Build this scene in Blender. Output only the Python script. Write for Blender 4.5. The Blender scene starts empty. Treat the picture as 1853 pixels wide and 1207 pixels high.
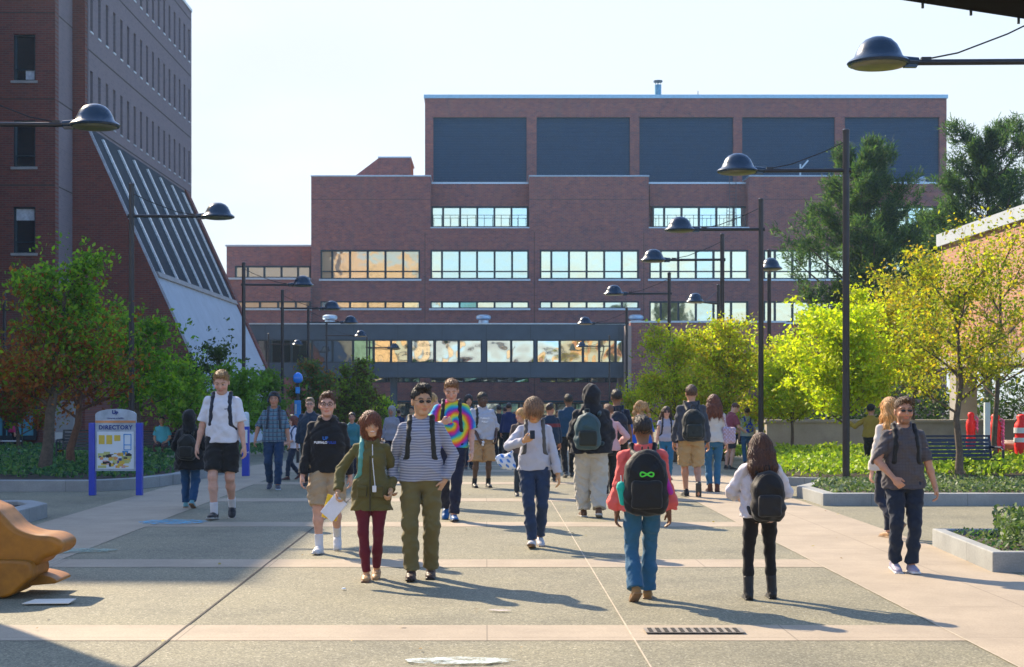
import bpy, math, random
import numpy as np
from mathutils import Vector, Matrix
R = math.radians
C = bpy.context.scene.collection
# ---------------------------------------------------------------- camera, sky, sun, exposure
CAM_H, FPX, HX, HY = 1.75, 2600.0, 880.0, 712.0     # eye height; focal length, vanishing point in photograph pixels
cd = bpy.data.cameras.new('camera'); cam = bpy.data.objects.new('camera', cd); C.objects.link(cam)
cam.location = (0, 0, CAM_H); cam.rotation_euler = (R(90), 0, 0)
cd.sensor_width = 36; cd.lens = 36*FPX/1853
cd.shift_x = (926.5-HX)/1853; cd.shift_y = -(603.5-HY)/1853
cd.clip_end = 3000; cd.clip_start = .1
cd.dof.use_dof = True; cd.dof.focus_distance = 14.5; cd.dof.aperture_fstop = 6.5
bpy.context.scene.camera = cam
SUN_EL, SUN_AZ = 37.0, math.atan2(.62, .78)          # the sun stands beyond the plaza on the left
sdir = Vector((-math.sin(SUN_AZ)*math.cos(R(SUN_EL)), math.cos(SUN_AZ)*math.cos(R(SUN_EL)), math.sin(R(SUN_EL))))
w = bpy.data.worlds.new('World'); bpy.context.scene.world = w; w.use_nodes = True
nt = w.node_tree; nt.nodes.clear()
wo = nt.nodes.new('ShaderNodeOutputWorld'); bg = nt.nodes.new('ShaderNodeBackground')
sk = nt.nodes.new('ShaderNodeTexSky'); sk.sky_type = 'NISHITA'; sk.sun_disc = False
sk.sun_elevation = R(SUN_EL); sk.sun_rotation = -SUN_AZ
sk.air_density = 1.0; sk.dust_density = 1.0; sk.ozone_density = 6.0
tc = nt.nodes.new('ShaderNodeTexCoord'); mp = nt.nodes.new('ShaderNodeMapping'); mp.inputs['Scale'].default_value = (1.2, 1.2, 3.6)
nz = nt.nodes.new('ShaderNodeTexNoise'); nz.inputs['Scale'].default_value = 1.7; nz.inputs['Detail'].default_value = 6; nz.inputs['Roughness'].default_value = .55
cr = nt.nodes.new('ShaderNodeValToRGB'); cr.color_ramp.elements[0].position = .36; cr.color_ramp.elements[1].position = .62
cr.color_ramp.elements[0].color = (.74,.74,.74,1); cr.color_ramp.elements[1].color = (1,1,1,1)
mx = nt.nodes.new('ShaderNodeMix'); mx.data_type = 'RGBA'
mx.inputs['B'].default_value = (2.66, 2.88, 3.0, 1)   # bright thin cloud and haze low in the sky, blue above
sx_ = nt.nodes.new('ShaderNodeSeparateXYZ'); nt.links.new(tc.outputs['Generated'], sx_.inputs[0])
mr = nt.nodes.new('ShaderNodeMapRange'); mr.inputs['From Min'].default_value = .38; mr.inputs['From Max'].default_value = .12; mr.interpolation_type = 'SMOOTHSTEP'
dt = nt.nodes.new('ShaderNodeVectorMath'); dt.operation = 'DOT_PRODUCT'; dt.inputs[1].default_value = (-.62, .78, 0); nt.links.new(tc.outputs['Generated'], dt.inputs[0])
ma = nt.nodes.new('ShaderNodeMath'); ma.operation = 'MULTIPLY_ADD'; ma.inputs[1].default_value = -.2; nt.links.new(dt.outputs['Value'], ma.inputs[0]); nt.links.new(sx_.outputs['Z'], ma.inputs[2])
nt.links.new(ma.outputs[0], mr.inputs['Value']); mm_ = nt.nodes.new('ShaderNodeMath'); mm_.operation = 'MULTIPLY'
nt.links.new(tc.outputs['Generated'], mp.inputs['Vector']); nt.links.new(mp.outputs[0], nz.inputs['Vector'])
nt.links.new(nz.outputs['Fac'], cr.inputs[0]); nt.links.new(cr.outputs[0], mm_.inputs[0]); nt.links.new(mr.outputs[0], mm_.inputs[1]); nt.links.new(mm_.outputs[0], mx.inputs['Factor'])
nt.links.new(sk.outputs[0], mx.inputs['A']); nt.links.new(mx.outputs['Result'], bg.inputs[0])
bg.inputs[1].default_value = .172; nt.links.new(bg.outputs[0], wo.inputs[0])
sl = bpy.data.lights.new('sun', 'SUN'); sun = bpy.data.objects.new('sun', sl); C.objects.link(sun)
sl.energy = 4.9; sl.angle = R(.6); sl.color = (1, .83, .60)
sun.rotation_euler = (-sdir).to_track_quat('-Z', 'Y').to_euler()
vs = bpy.context.scene.view_settings; vs.view_transform = 'Standard'; vs.look = 'None'; vs.gamma = 1; vs.exposure = 1.0
bpy.context.scene.cycles.max_bounces = 6; bpy.context.scene.cycles.transparent_max_bounces = 8
bpy.context.scene.cycles.use_denoising = True

def gz(y):                                            # the plaza falls away gently beyond the near paving
    return -.026*min(max(y-33, 0), 29)
def at(px, d, py=None, z=None):                       # a photograph column (and row) at depth d, in metres
    x = (px-HX)/FPX*d
    if py is not None: z = CAM_H-(py-HY)/FPX*d
    return (x, d, gz(d) if z is None else z)
def depth(py): return FPX*CAM_H/(py-HY)

# ---------------------------------------------------------------- object helpers
def tag(o, label=None, cat=None, group=None, kind=None):
    if label: o['label'] = label
    if cat: o['category'] = cat
    if group: o['group'] = group
    if kind: o['kind'] = kind
    return o
def empty(name, loc=(0,0,0), rz=0, label=None, cat=None, group=None):
    o = bpy.data.objects.new(name, None); C.objects.link(o); o.location = loc; o.rotation_euler = (0,0,rz)
    o.empty_display_size = .2
    return tag(o, label, cat, group)
def mesh_np(name, V, F, mats, parent=None, smooth=True, col=None, midx=None, loc=None):
    V = np.asarray(V, np.float32).reshape(-1, 3); F = np.asarray(F, np.int32)
    me = bpy.data.meshes.new(name); n = len(F); k = F.shape[1] if n else 4
    me.vertices.add(len(V)); me.vertices.foreach_set('co', V.ravel())
    me.loops.add(n*k); me.loops.foreach_set('vertex_index', F.ravel())
    me.polygons.add(n); me.polygons.foreach_set('loop_start', np.arange(0, n*k, k, dtype=np.int32))
    if smooth is not None: me.polygons.foreach_set('use_smooth', np.full(n, bool(smooth)))
    for m in (mats if isinstance(mats, (list, tuple)) else [mats]): me.materials.append(m)
    if midx is not None: me.polygons.foreach_set('material_index', np.asarray(midx, np.int32))
    if col is not None:
        a = me.color_attributes.new('Col', 'FLOAT_COLOR', 'POINT')
        cc = np.ones((len(V), 4), np.float32); cc[:, :3] = col; a.data.foreach_set('color', cc.ravel())
    me.update(calc_edges=True)
    o = bpy.data.objects.new(name, me); C.objects.link(o)
    if parent is not None: o.parent = parent
    if loc is not None: o.location = loc
    return o
class MB:
    """collects shapes and links them as one mesh object"""
    def __init__(s): s.v = []; s.f = []; s.m = []
    def add(s, vs, fs, m=0):
        b = len(s.v); s.v += [tuple(v) for v in vs]; s.f += [tuple(i+b for i in f) for f in fs]; s.m += [m]*len(fs); return s
    def box(s, x0, x1, y0, y1, z0, z1, m=0):
        v = [(x,y,z) for z in (z0,z1) for y in (y0,y1) for x in (x0,x1)]
        return s.add(v, [(0,2,3,1),(4,5,7,6),(0,1,5,4),(2,6,7,3),(0,4,6,2),(1,3,7,5)], m)
    def cbox(s, c, h, m=0, rz=0, rot=None):
        M = rot if rot is not None else Matrix.Rotation(rz, 3, 'Z'); c = Vector(c)
        v = [c + M @ Vector((x*h[0], y*h[1], z*h[2])) for z in (-1,1) for y in (-1,1) for x in (-1,1)]
        return s.add(v, [(0,2,3,1),(4,5,7,6),(0,1,5,4),(2,6,7,3),(0,4,6,2),(1,3,7,5)], m)
    def tube(s, pts, rad, n=10, m=0, cap=True, ez=1.0):
        pts = [Vector(p) for p in pts]; rad = rad if isinstance(rad, (list, tuple)) else [rad]*len(pts)
        vs = []; up = Vector((0,0,1))
        for i, p in enumerate(pts):
            t = (pts[min(i+1, len(pts)-1)]-pts[max(i-1, 0)]).normalized()
            u = t.cross(up if abs(t.z) < .95 else Vector((1,0,0))).normalized(); v = u.cross(t)
            vs += [p+(u*math.cos(2*math.pi*k/n)+v*math.sin(2*math.pi*k/n)*ez)*rad[i] for k in range(n)]
        fs = [(i*n+k, i*n+(k+1)%n, (i+1)*n+(k+1)%n, (i+1)*n+k) for i in range(len(pts)-1) for k in range(n)]
        if cap: fs += [tuple(range(n-1,-1,-1)), tuple((len(pts)-1)*n+k for k in range(n))]
        return s.add(vs, fs, m)
    def lathe(s, prof, c=(0,0,0), n=24, m=0, sx=1, sy=1):
        c = Vector(c)
        vs = [c+Vector((r*math.cos(2*math.pi*k/n)*sx, r*math.sin(2*math.pi*k/n)*sy, z)) for r, z in prof for k in range(n)]
        fs = [(i*n+k, i*n+(k+1)%n, (i+1)*n+(k+1)%n, (i+1)*n+k) for i in range(len(prof)-1) for k in range(n)]
        return s.add(vs, fs, m)
    def prism(s, poly, y0, y1, m=0):                  # polygon in (x, z) pushed from y0 to y1
        n = len(poly); v = [(x,y0,z) for x,z in poly]+[(x,y1,z) for x,z in poly]
        return s.add(v, [tuple(range(n)), tuple(range(2*n-1,n-1,-1))]+[((i+1)%n, i, i+n, (i+1)%n+n) for i in range(n)], m)
    def zprism(s, poly, z0, z1, m=0):                 # polygon in (x, y) pushed from z0 to z1
        n = len(poly); v = [(x,y,z0) for x,y in poly]+[(x,y,z1) for x,y in poly]
        return s.add(v, [tuple(range(n-1,-1,-1)), tuple(range(n,2*n))]+[(i, (i+1)%n, (i+1)%n+n, i+n) for i in range(n)], m)
    def build(s, name, mats, parent=None, smooth=False, loc=None, bevel=0, label=None):
        me = bpy.data.meshes.new(name); me.from_pydata(s.v, [], s.f)
        for m in (mats if isinstance(mats, (list, tuple)) else [mats]): me.materials.append(m)
        me.polygons.foreach_set('material_index', s.m)
        import bmesh
        bm = bmesh.new(); bm.from_mesh(me); bmesh.ops.recalc_face_normals(bm, faces=bm.faces); bm.to_mesh(me); bm.free()
        if smooth:
            me.polygons.foreach_set('use_smooth', [True]*len(me.polygons))
            if smooth != 'all': me.set_sharp_from_angle(angle=R(40))
        o = bpy.data.objects.new(name, me); C.objects.link(o)
        if parent is not None: o.parent = parent
        if loc is not None: o.location = loc
        if label: o['label'] = label
        if bevel:
            b = o.modifiers.new('bevel', 'BEVEL'); b.width = bevel; b.segments = 2; b.limit_method = 'ANGLE'
        return o
def copy_tree(o, parent=None):
    c = o.copy(); C.objects.link(c); c.parent = parent
    for ch in o.children: copy_tree(ch, c)
    return c

# ---------------------------------------------------------------- materials
def _new(name):
    m = bpy.data.materials.new(name); m.use_nodes = True; t = m.node_tree
    return m, t, t.nodes['Principled BSDF']
def N(t, kind, **kw):
    n = t.nodes.new('ShaderNode'+kind)
    for k, v in kw.items():
        if k in n.inputs: n.inputs[k].default_value = v
        else: setattr(n, k, v)
    return n
def ramp(t, fac, stops):
    r = t.nodes.new('ShaderNodeValToRGB'); e = r.color_ramp.elements
    while len(e) < len(stops): e.new(.5)
    for i, (p, c) in enumerate(stops): e[i].position = p; e[i].color = (*c, 1)
    t.links.new(fac, r.inputs[0]); return r.outputs[0]
def mixc(t, fac, a, b, mode='MIX'):
    m = t.nodes.new('ShaderNodeMix'); m.data_type = 'RGBA'; m.blend_type = mode
    for s, v in (('Factor', fac), ('A', a), ('B', b)):
        if hasattr(v, 'links') or hasattr(v, 'is_linked'): t.links.new(v, m.inputs[s])
        elif s == 'Factor': m.inputs[s].default_value = v
        else: m.inputs[s].default_value = (*v, 1)
    return m.outputs['Result']
def coords(t, scale=(1,1,1), kind='Object', rot=(0,0,0)):
    c = t.nodes.new('ShaderNodeTexCoord'); m = t.nodes.new('ShaderNodeMapping'); m.inputs['Scale'].default_value = scale
    m.inputs['Rotation'].default_value = rot
    t.links.new(c.outputs[kind], m.inputs[0]); return m.outputs[0]
def bump(t, b, h, strength=.3, dist=.02):
    n = t.nodes.new('ShaderNodeBump'); n.inputs['Strength'].default_value = strength; n.inputs['Distance'].default_value = dist
    t.links.new(h, n.inputs['Height']); t.links.new(n.outputs[0], b.inputs['Normal'])
def plain(name, c, rough=.6, metal=0, var=.25, scale=6, bstr=.1, spec=.5, coat=0):
    m, t, b = _new(name); v = coords(t)
    n = N(t, 'TexNoise', Scale=scale, Detail=6.0, Roughness=.6); t.links.new(v, n.inputs['Vector'])
    lo = tuple(max(0, x*(1-var)) for x in c); hi = tuple(min(1, x*(1+var)) for x in c)
    t.links.new(ramp(t, n.outputs['Fac'], [(.3, lo), (.7, hi)]), b.inputs['Base Color'])
    b.inputs['Roughness'].default_value = rough; b.inputs['Metallic'].default_value = metal
    b.inputs['Specular IOR Level'].default_value = spec; b.inputs['Coat Weight'].default_value = coat
    if bstr: bump(t, b, n.outputs['Fac'], bstr, .01)
    return m
def brick(name, cols, mortar, axis='XZ', bw=.3, bh=.1, streak=.25, big=.25, msize=.012):
    """brickwork running over a wall that faces along y ('XZ') or along x ('YZ')"""
    m, t, b = _new(name)
    v = coords(t, kind='Object', rot=(R(90),0,0) if axis == 'XZ' else (R(90),0,R(90)))
    c = t.nodes.new('ShaderNodeTexCoord'); sp = t.nodes.new('ShaderNodeSeparateXYZ'); cb = t.nodes.new('ShaderNodeCombineXYZ')
    t.links.new(c.outputs['Object'], sp.inputs[0])
    t.links.new(sp.outputs['X' if axis == 'XZ' else 'Y'], cb.inputs[0]); t.links.new(sp.outputs['Z'], cb.inputs[1])
    br = N(t, 'TexBrick', **{'Scale': 1.0, 'Mortar Size': msize, 'Brick Width': bw, 'Row Height': bh, 'Bias': 0.0, 'Mortar Smooth': .2})
    br.inputs['Color1'].default_value = (0,0,0,1); br.inputs['Color2'].default_value = (1,1,1,1); br.inputs['Mortar'].default_value = (.5,.5,.5,1)
    t.links.new(cb.outputs[0], br.inputs['Vector'])
    body = ramp(t, br.outputs['Color'], [(i/(len(cols)-1), x) for i, x in enumerate(cols)])
    n1 = N(t, 'TexNoise', Scale=1.5, Detail=9.0, Roughness=.75); t.links.new(cb.outputs[0], n1.inputs['Vector'])
    body = mixc(t, big, body, ramp(t, n1.outputs['Fac'], [(.35, cols[0]), (.5, cols[len(cols)//2]), (.65, cols[-1])]))
    n2 = N(t, 'TexNoise', Scale=1.0, Detail=5.0); mp2 = t.nodes.new('ShaderNodeMapping'); mp2.inputs['Scale'].default_value = (1.3, .12, 1)
    t.links.new(cb.outputs[0], mp2.inputs[0]); t.links.new(mp2.outputs[0], n2.inputs['Vector'])
    body = mixc(t, ramp(t, n2.outputs['Fac'], [(.52, (0,0,0)), (.75, (streak,)*3)]), body, tuple(x*.55 for x in mortar))
    col = mixc(t, br.outputs['Fac'], body, mortar)
    t.links.new(col, b.inputs['Base Color']); b.inputs['Roughness'].default_value = .88
    n3 = N(t, 'TexNoise', Scale=30.0, Detail=4.0); t.links.new(cb.outputs[0], n3.inputs['Vector'])
    h = t.nodes.new('ShaderNodeMath'); h.operation = 'SUBTRACT'; t.links.new(n3.outputs['Fac'], h.inputs[0]); t.links.new(br.outputs['Fac'], h.inputs[1])
    bump(t, b, h.outputs[0], .5, .012)
    return m
def glass(name, tint, rough=.04, wave=.02, wscale=.6, base=(.02,.03,.035), mix=.75):
    """mirror-like window glass over a dark room"""
    m, t, b = _new(name)
    b.inputs['Base Color'].default_value = (*base, 1); b.inputs['Roughness'].default_value = .3
    g = t.nodes.new('ShaderNodeBsdfGlossy'); g.inputs['Color'].default_value = (*tint, 1); g.inputs['Roughness'].default_value = rough
    v = coords(t); n = N(t, 'TexNoise', Scale=wscale, Detail=2.0); t.links.new(v, n.inputs['Vector'])
    bp = t.nodes.new('ShaderNodeBump'); bp.inputs['Strength'].default_value = 1; bp.inputs['Distance'].default_value = wave
    t.links.new(n.outputs['Fac'], bp.inputs['Height']); t.links.new(bp.outputs[0], g.inputs['Normal'])
    s = t.nodes.new('ShaderNodeMixShader'); s.inputs[0].default_value = mix
    t.links.new(b.outputs[0], s.inputs[1]); t.links.new(g.outputs[0], s.inputs[2])
    t.links.new(s.outputs[0], t.nodes['Material Output'].inputs[0])
    return m
def dull(m):
    m.node_tree.nodes['Principled BSDF'].inputs['Specular IOR Level'].default_value = .08; m.node_tree.nodes['Principled BSDF'].inputs['Roughness'].default_value = .7; return m
def leafmat(name, rough=.55, trans=.5, tint=(1.15,1.2,.5)):
    m, t, b = _new(name)
    a = t.nodes.new('ShaderNodeAttribute'); a.attribute_name = 'Col'
    t.links.new(a.outputs['Color'], b.inputs['Base Color']); b.inputs['Roughness'].default_value = rough; b.inputs['Specular IOR Level'].default_value = .3
    tr = t.nodes.new('ShaderNodeBsdfTranslucent'); t.links.new(mixc(t, 1.0, a.outputs['Color'], tint, 'MULTIPLY'), tr.inputs['Color'])
    s = t.nodes.new('ShaderNodeMixShader'); s.inputs[0].default_value = trans
    t.links.new(b.outputs[0], s.inputs[1]); t.links.new(tr.outputs[0], s.inputs[2]); t.links.new(s.outputs[0], t.nodes['Material Output'].inputs[0])
    return m
def cloth(name='cloth', pattern=None, rough=.85, **k):
    """woven fabric: vertex colour, with stripes or checks worked in"""
    m, t, b = _new(name); a = t.nodes.new('ShaderNodeAttribute'); a.attribute_name = 'Col'; col = a.outputs['Color']
    v = coords(t); n = N(t, 'TexNoise', Scale=9.0, Detail=5.0, Roughness=.6); t.links.new(v, n.inputs['Vector'])
    col = mixc(t, 1.0, col, ramp(t, n.outputs['Fac'], [(.3, (.93,.93,.93)), (.7, (1.05,1.05,1.05))]), 'MULTIPLY')
    if pattern:
        sp = t.nodes.new('ShaderNodeSeparateXYZ'); t.links.new(v, sp.inputs[0])
        nn = N(t, 'TexNoise', Scale=5.0, Detail=1.0); t.links.new(v, nn.inputs['Vector'])
        def stripe(axis, pitch, width):
            ad = t.nodes.new('ShaderNodeMath'); ad.operation = 'MULTIPLY_ADD'; t.links.new(nn.outputs['Fac'], ad.inputs[0]); ad.inputs[1].default_value = .035
            t.links.new(sp.outputs[axis], ad.inputs[2])
            d = t.nodes.new('ShaderNodeMath'); d.operation = 'DIVIDE'; t.links.new(ad.outputs[0], d.inputs[0]); d.inputs[1].default_value = pitch
            f = t.nodes.new('ShaderNodeMath'); f.operation = 'FRACT'; t.links.new(d.outputs[0], f.inputs[0])
            l = t.nodes.new('ShaderNodeMath'); l.operation = 'LESS_THAN'; t.links.new(f.outputs[0], l.inputs[0]); l.inputs[1].default_value = width
            return l.outputs[0]
        for axis, pitch, width, c, fac in pattern:
            mu = t.nodes.new('ShaderNodeMath'); mu.operation = 'MULTIPLY'; t.links.new(stripe(axis, pitch, width), mu.inputs[0]); mu.inputs[1].default_value = fac
            col = mixc(t, mu.outputs[0], col, c)
    t.links.new(col, b.inputs['Base Color']); b.inputs['Roughness'].default_value = rough; b.inputs['Specular IOR Level'].default_value = .25
    b.inputs['Sheen Weight'].default_value = .15
    n2 = N(t, 'TexNoise', Scale=140.0, Detail=2.0); t.links.new(v, n2.inputs['Vector']); 
    n4 = N(t, 'TexNoise', Scale=7.0, Detail=5.0, Distortion=1.2); t.links.new(v, n4.inputs['Vector'])
    ad = t.nodes.new('ShaderNodeMath'); ad.operation = 'MULTIPLY_ADD'; t.links.new(n2.outputs['Fac'], ad.inputs[0]); ad.inputs[1].default_value = .12; t.links.new(n4.outputs['Fac'], ad.inputs[2])
    bump(t, b, ad.outputs[0], .55, .02)
    return m
# ================================================================ the setting: ground, paving, planting beds
rnd = random.Random(4); rng = np.random.RandomState(7)
def aggregate():
    m, t, b = _new('exposed_aggregate'); v = coords(t)
    vo = N(t, 'TexVoronoi', Scale=85.0); t.links.new(v, vo.inputs['Vector'])
    sp = t.nodes.new('ShaderNodeSeparateColor'); t.links.new(vo.outputs['Color'], sp.inputs[0])
    peb = ramp(t, sp.outputs[0], [(0,(.12,.11,.07)),(.35,(.18,.165,.105)),(.7,(.225,.205,.13)),(.92,(.29,.265,.175)),(1,(.40,.37,.27))])
    n = N(t, 'TexNoise', Scale=.8, Detail=8.0, Roughness=.65); t.links.new(v, n.inputs['Vector'])
    sp2 = N(t, 'TexVoronoi', Scale=1.4); t.links.new(v, sp2.inputs['Vector'])
    n5 = N(t, 'TexNoise', Scale=9.0, Detail=5.0, Roughness=.7); t.links.new(v, n5.inputs['Vector'])
    c = mixc(t, 1.0, peb, ramp(t, n.outputs['Fac'], [(.3,(.72,.73,.74)),(.5,(.98,.98,.98)),(.75,(1.16,1.14,1.08))]), 'MULTIPLY')
    c = mixc(t, 1.0, c, ramp(t, n5.outputs['Fac'], [(.3,(.93,.93,.93)),(.7,(1.05,1.05,1.05))]), 'MULTIPLY')
    c = mixc(t, ramp(t, sp2.outputs['Distance'], [(.022,(.6,.6,.6)),(.032,(0,0,0))]), c, (.09,.08,.065))
    t.links.new(c, b.inputs['Base Color']); b.inputs['Roughness'].default_value = .8
    bump(t, b, vo.outputs['Distance'], .25, .006); return m
def concrete(name, c, var=.14, seam=()):
    m, t, b = _new(name); v = coords(t)
    n = N(t, 'TexNoise', Scale=1.1, Detail=9.0, Roughness=.7); t.links.new(v, n.inputs['Vector'])
    n2 = N(t, 'TexNoise', Scale=60.0, Detail=3.0); t.links.new(v, n2.inputs['Vector'])
    a = ramp(t, n.outputs['Fac'], [(.3, tuple(x*(1-var) for x in c)), (.7, tuple(min(1,x*(1+var*.7)) for x in c))])
    a = mixc(t, 1.0, a, ramp(t, n2.outputs['Fac'], [(.35,(.9,.9,.9)),(.65,(1.06,1.06,1.06))]), 'MULTIPLY')
    n3 = N(t, 'TexNoise', Scale=2.3, Detail=10.0, Roughness=.8, Distortion=.6); t.links.new(v, n3.inputs['Vector'])
    a = mixc(t, ramp(t, n3.outputs['Fac'], [(.62,(0,0,0)),(.72,(.35,.35,.35))]), a, tuple(x*.6 for x in c))
    if seam:                                          # sawn joints and grime gathered along them
        sp = t.nodes.new('ShaderNodeSeparateXYZ'); t.links.new(v, sp.inputs[0])
        for ax, pitch in seam:
            d_ = t.nodes.new('ShaderNodeMath'); d_.operation = 'DIVIDE'; t.links.new(sp.outputs[ax], d_.inputs[0]); d_.inputs[1].default_value = pitch
            f_ = t.nodes.new('ShaderNodeMath'); f_.operation = 'FRACT'; t.links.new(d_.outputs[0], f_.inputs[0]); l_ = t.nodes.new('ShaderNodeMath'); l_.operation = 'LESS_THAN'; t.links.new(f_.outputs[0], l_.inputs[0]); l_.inputs[1].default_value = .011/pitch
            m_ = t.nodes.new('ShaderNodeMath'); m_.operation = 'MULTIPLY'; t.links.new(l_.outputs[0], m_.inputs[0]); m_.inputs[1].default_value = .65; a = mixc(t, m_.outputs[0], a, tuple(x*.4 for x in c))
        vg = N(t, 'TexVoronoi', Scale=1.9); t.links.new(v, vg.inputs['Vector']); a = mixc(t, ramp(t, vg.outputs['Distance'], [(.018,(.5,.5,.5)),(.028,(0,0,0))]), a, tuple(x*.35 for x in c))
    t.links.new(a, b.inputs['Base Color']); b.inputs['Roughness'].default_value = .82; bump(t, b, n2.outputs['Fac'], .15, .004); return m
M_agg = aggregate(); M_pink = concrete('pink_concrete', (.37,.30,.215), .2, (('Y', 1.47), ('X', 2.2))); M_kerb = concrete('grey_concrete', (.30,.31,.30), .28, (('Y', 1.5), ('X', 1.5)))
M_soil = plain('soil', (.055,.04,.028), .95, var=.5, scale=9, bstr=.5); M_joint = plain('joint', (.06,.05,.04), .9); M_joint2 = plain('pale_joint', (.46,.39,.28), .8)
M_asph = plain('asphalt_ground', (.10,.10,.09), .9, scale=3)
def sheet(name, x0, x1, y0, y1, off, mat, kind='structure', parent=None):
    ys = sorted({y0, y1, *[y for y in (33, 62) if y0 < y < y1]}); V = []; F = []
    for i, y in enumerate(ys): V += [(x0, y, gz(y)+off), (x1, y, gz(y)+off)]
    for i in range(len(ys)-1): F.append((2*i, 2*i+1, 2*i+3, 2*i+2))
    o = MB().add(V, F).build(name, mat, parent)
    if kind: o['kind'] = kind
    return o
sheet('ground', -300, 300, -105, 400, -.012, M_asph)
sheet('plaza_paving', -34, 34, -12, 121, 0, M_agg)
sheet('concrete_walk', 3.4, 5.12, -2, 100, .003, M_pink); sheet('concrete_walk', -6.0, -4.48, 9, 100, .003, M_pink)
for i, yc in enumerate([6.2, 10.5, 14.8, 19.2, 23.6, 28.0, 32.4, 36.8, 41.2, 45.6, 50, 54.4, 58.8]):
    sheet('paving_band', -4.48, 3.4, yc-.34, yc+.34, .003, M_pink)
for x, m in ((-4.48, M_joint2), (-2.25, M_joint), (1.05, M_joint2), (3.4, M_joint2)):
    sheet('paving_joint', x-(.006 if m is M_joint2 else .009), x+(.006 if m is M_joint2 else .009), 2, 60, .006, m)
# storm drain in the band: a slotted casting
dr = MB(); dr.box(-.36, .36, -.09, .09, -.01, 0)
for k in range(12): dr.box(-.335+k*.058, -.335+k*.058+.032, -.075, .075, .0, .003, 1)
g_ = empty('drain_grate', (1.52, 10.52, .019)); tag(g_, 'small slotted drain grate set in the pale paving band', 'drain grate')
MB().box(-.36,.36,-.1,.1,-.006,0).build('frame', plain('cast_iron', (.24,.21,.17), .6), g_)
sl_ = MB()
for k in range(12): sl_.box(-.335+k*.057, -.335+k*.057+.030, -.085, .085, .0005, .003)
sl_.build('slots', plain('dark_slot', (.012,.011,.01), .9), g_)
# chalk drawings on the paving
def chalk(name, cx, cy, rx, ry, c, lab, seed):
    m, t, b = _new(name+'_dust'); b.inputs['Base Color'].default_value = (*c,1); b.inputs['Roughness'].default_value = .95
    v = coords(t); n = N(t, 'TexNoise', Scale=7.0, Detail=8.0, Roughness=.75); t.links.new(v, n.inputs['Vector'])
    tr = t.nodes.new('ShaderNodeBsdfTransparent'); s = t.nodes.new('ShaderNodeMixShader'); t.links.new(ramp(t, n.outputs['Fac'], [(.40,(0,0,0)),(.62,(.9,.9,.9))]), s.inputs[0])
    t.links.new(tr.outputs[0], s.inputs[1]); t.links.new(b.outputs[0], s.inputs[2]); t.links.new(s.outputs[0], t.nodes['Material Output'].inputs[0])
    r = random.Random(seed); P = [(rx*math.cos(a)*r.uniform(.85,1.1), ry*math.sin(a)*r.uniform(.85,1.1), 0) for a in np.linspace(0, 6.283, 29)[:-1]]
    o = MB().add(P, [tuple(range(28))]).build(name, m, None, loc=(cx, cy, .016)); tag(o, lab, 'chalk drawing')
x, d = (310-HX)/FPX*depth(946), depth(946); chalk('chalk_drawing', x, d, .48, .38, (.10,.42,.62), 'sky blue chalk patch in the shade near the walking man in black shorts', 1)
d = depth(1199); chalk('chalk_drawing', (830-HX)/FPX*d, d, .37, .12, (.62,.72,.70), 'white and pale blue chalk scrawl in front of the couple holding hands', 2)
d = depth(1107); chalk('chalk_drawing', (905-HX)/FPX*d, d, .09, .06, (.55,.48,.48), 'tiny faded pink chalk mark right of the couple shadow', 3)
chalk('chalk_drawing', -5.0, 15.9, .9, .3, (.30,.42,.34), 'faint green chalk streak in the shade beside the brown sculpture', 5)

def leaves_np(n, ctr, size, spread_up=.3, aspect=.55, rs=rng):
    """n folded leaf quads round the given centres"""
    a = rs.randn(n,3); a /= np.linalg.norm(a,axis=1)[:,None]; b = rs.randn(n,3); b -= (a*b).sum(1)[:,None]*a; b /= np.linalg.norm(b,axis=1)[:,None]
    s = size*rs.uniform(.45,1.5,(n,1)); P = np.stack([ctr-a*s, ctr+b*s*aspect, ctr+a*s, ctr-b*s*aspect],1)
    return P.reshape(-1,3), np.arange(n*4).reshape(n,4)
M_leaf = leafmat('leaves', trans=.58); M_ivy = leafmat('ground_cover_leaves', trans=.35)
def inpoly(P, poly):
    x, y = P[:,0], P[:,1]; c = np.zeros(len(P), bool); n = len(poly)
    for i in range(n):
        (x0,y0),(x1,y1) = poly[i], poly[i-1]
        if y0 == y1: continue
        c ^= ((y0 > y) != (y1 > y)) & (x < (x1-x0)*(y-y0)/(y1-y0)+x0)
    return c
def bed(poly, n, lsize, hgt, cols, seed, mound=.12, name='ground_cover'):
    """leafy ground cover over a polygon bed"""
    rs = np.random.RandomState(seed); poly = [tuple(p) for p in poly]; xs = [p[0] for p in poly]; ys = [p[1] for p in poly]
    P = np.stack([rs.uniform(min(xs),max(xs),n*3), rs.uniform(min(ys),max(ys),n*3)],1); P = P[inpoly(P, poly)][:n]
    ph = rs.uniform(0,6,4); lump = .5+.5*np.sin(P[:,0]*2.3+ph[0]+np.sin(P[:,1]*1.7))*np.sin(P[:,1]*1.9+ph[1]); lump2 = .5+.5*np.sin(P[:,0]*7+P[:,1]*5+ph[2])
    cen = np.array([np.mean(xs), np.mean(ys)]); 
    g0 = np.array([gz(y) for y in P[:,1]]); z = g0+.14+hgt*rs.uniform(.15,1,len(P))*(.55+.45*lump)+mound*lump2*.5
    V, F = leaves_np(len(P), np.stack([P[:,0],P[:,1],z],1), lsize, rs=rs)
    cc = np.array(cols)[rs.randint(0,len(cols),len(P))]*rs.uniform(.7,1.25,(len(P),1)); o = mesh_np(name, V, F, M_ivy, None, False, np.repeat(cc,4,0)); o['kind'] = 'stuff'; return o
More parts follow.
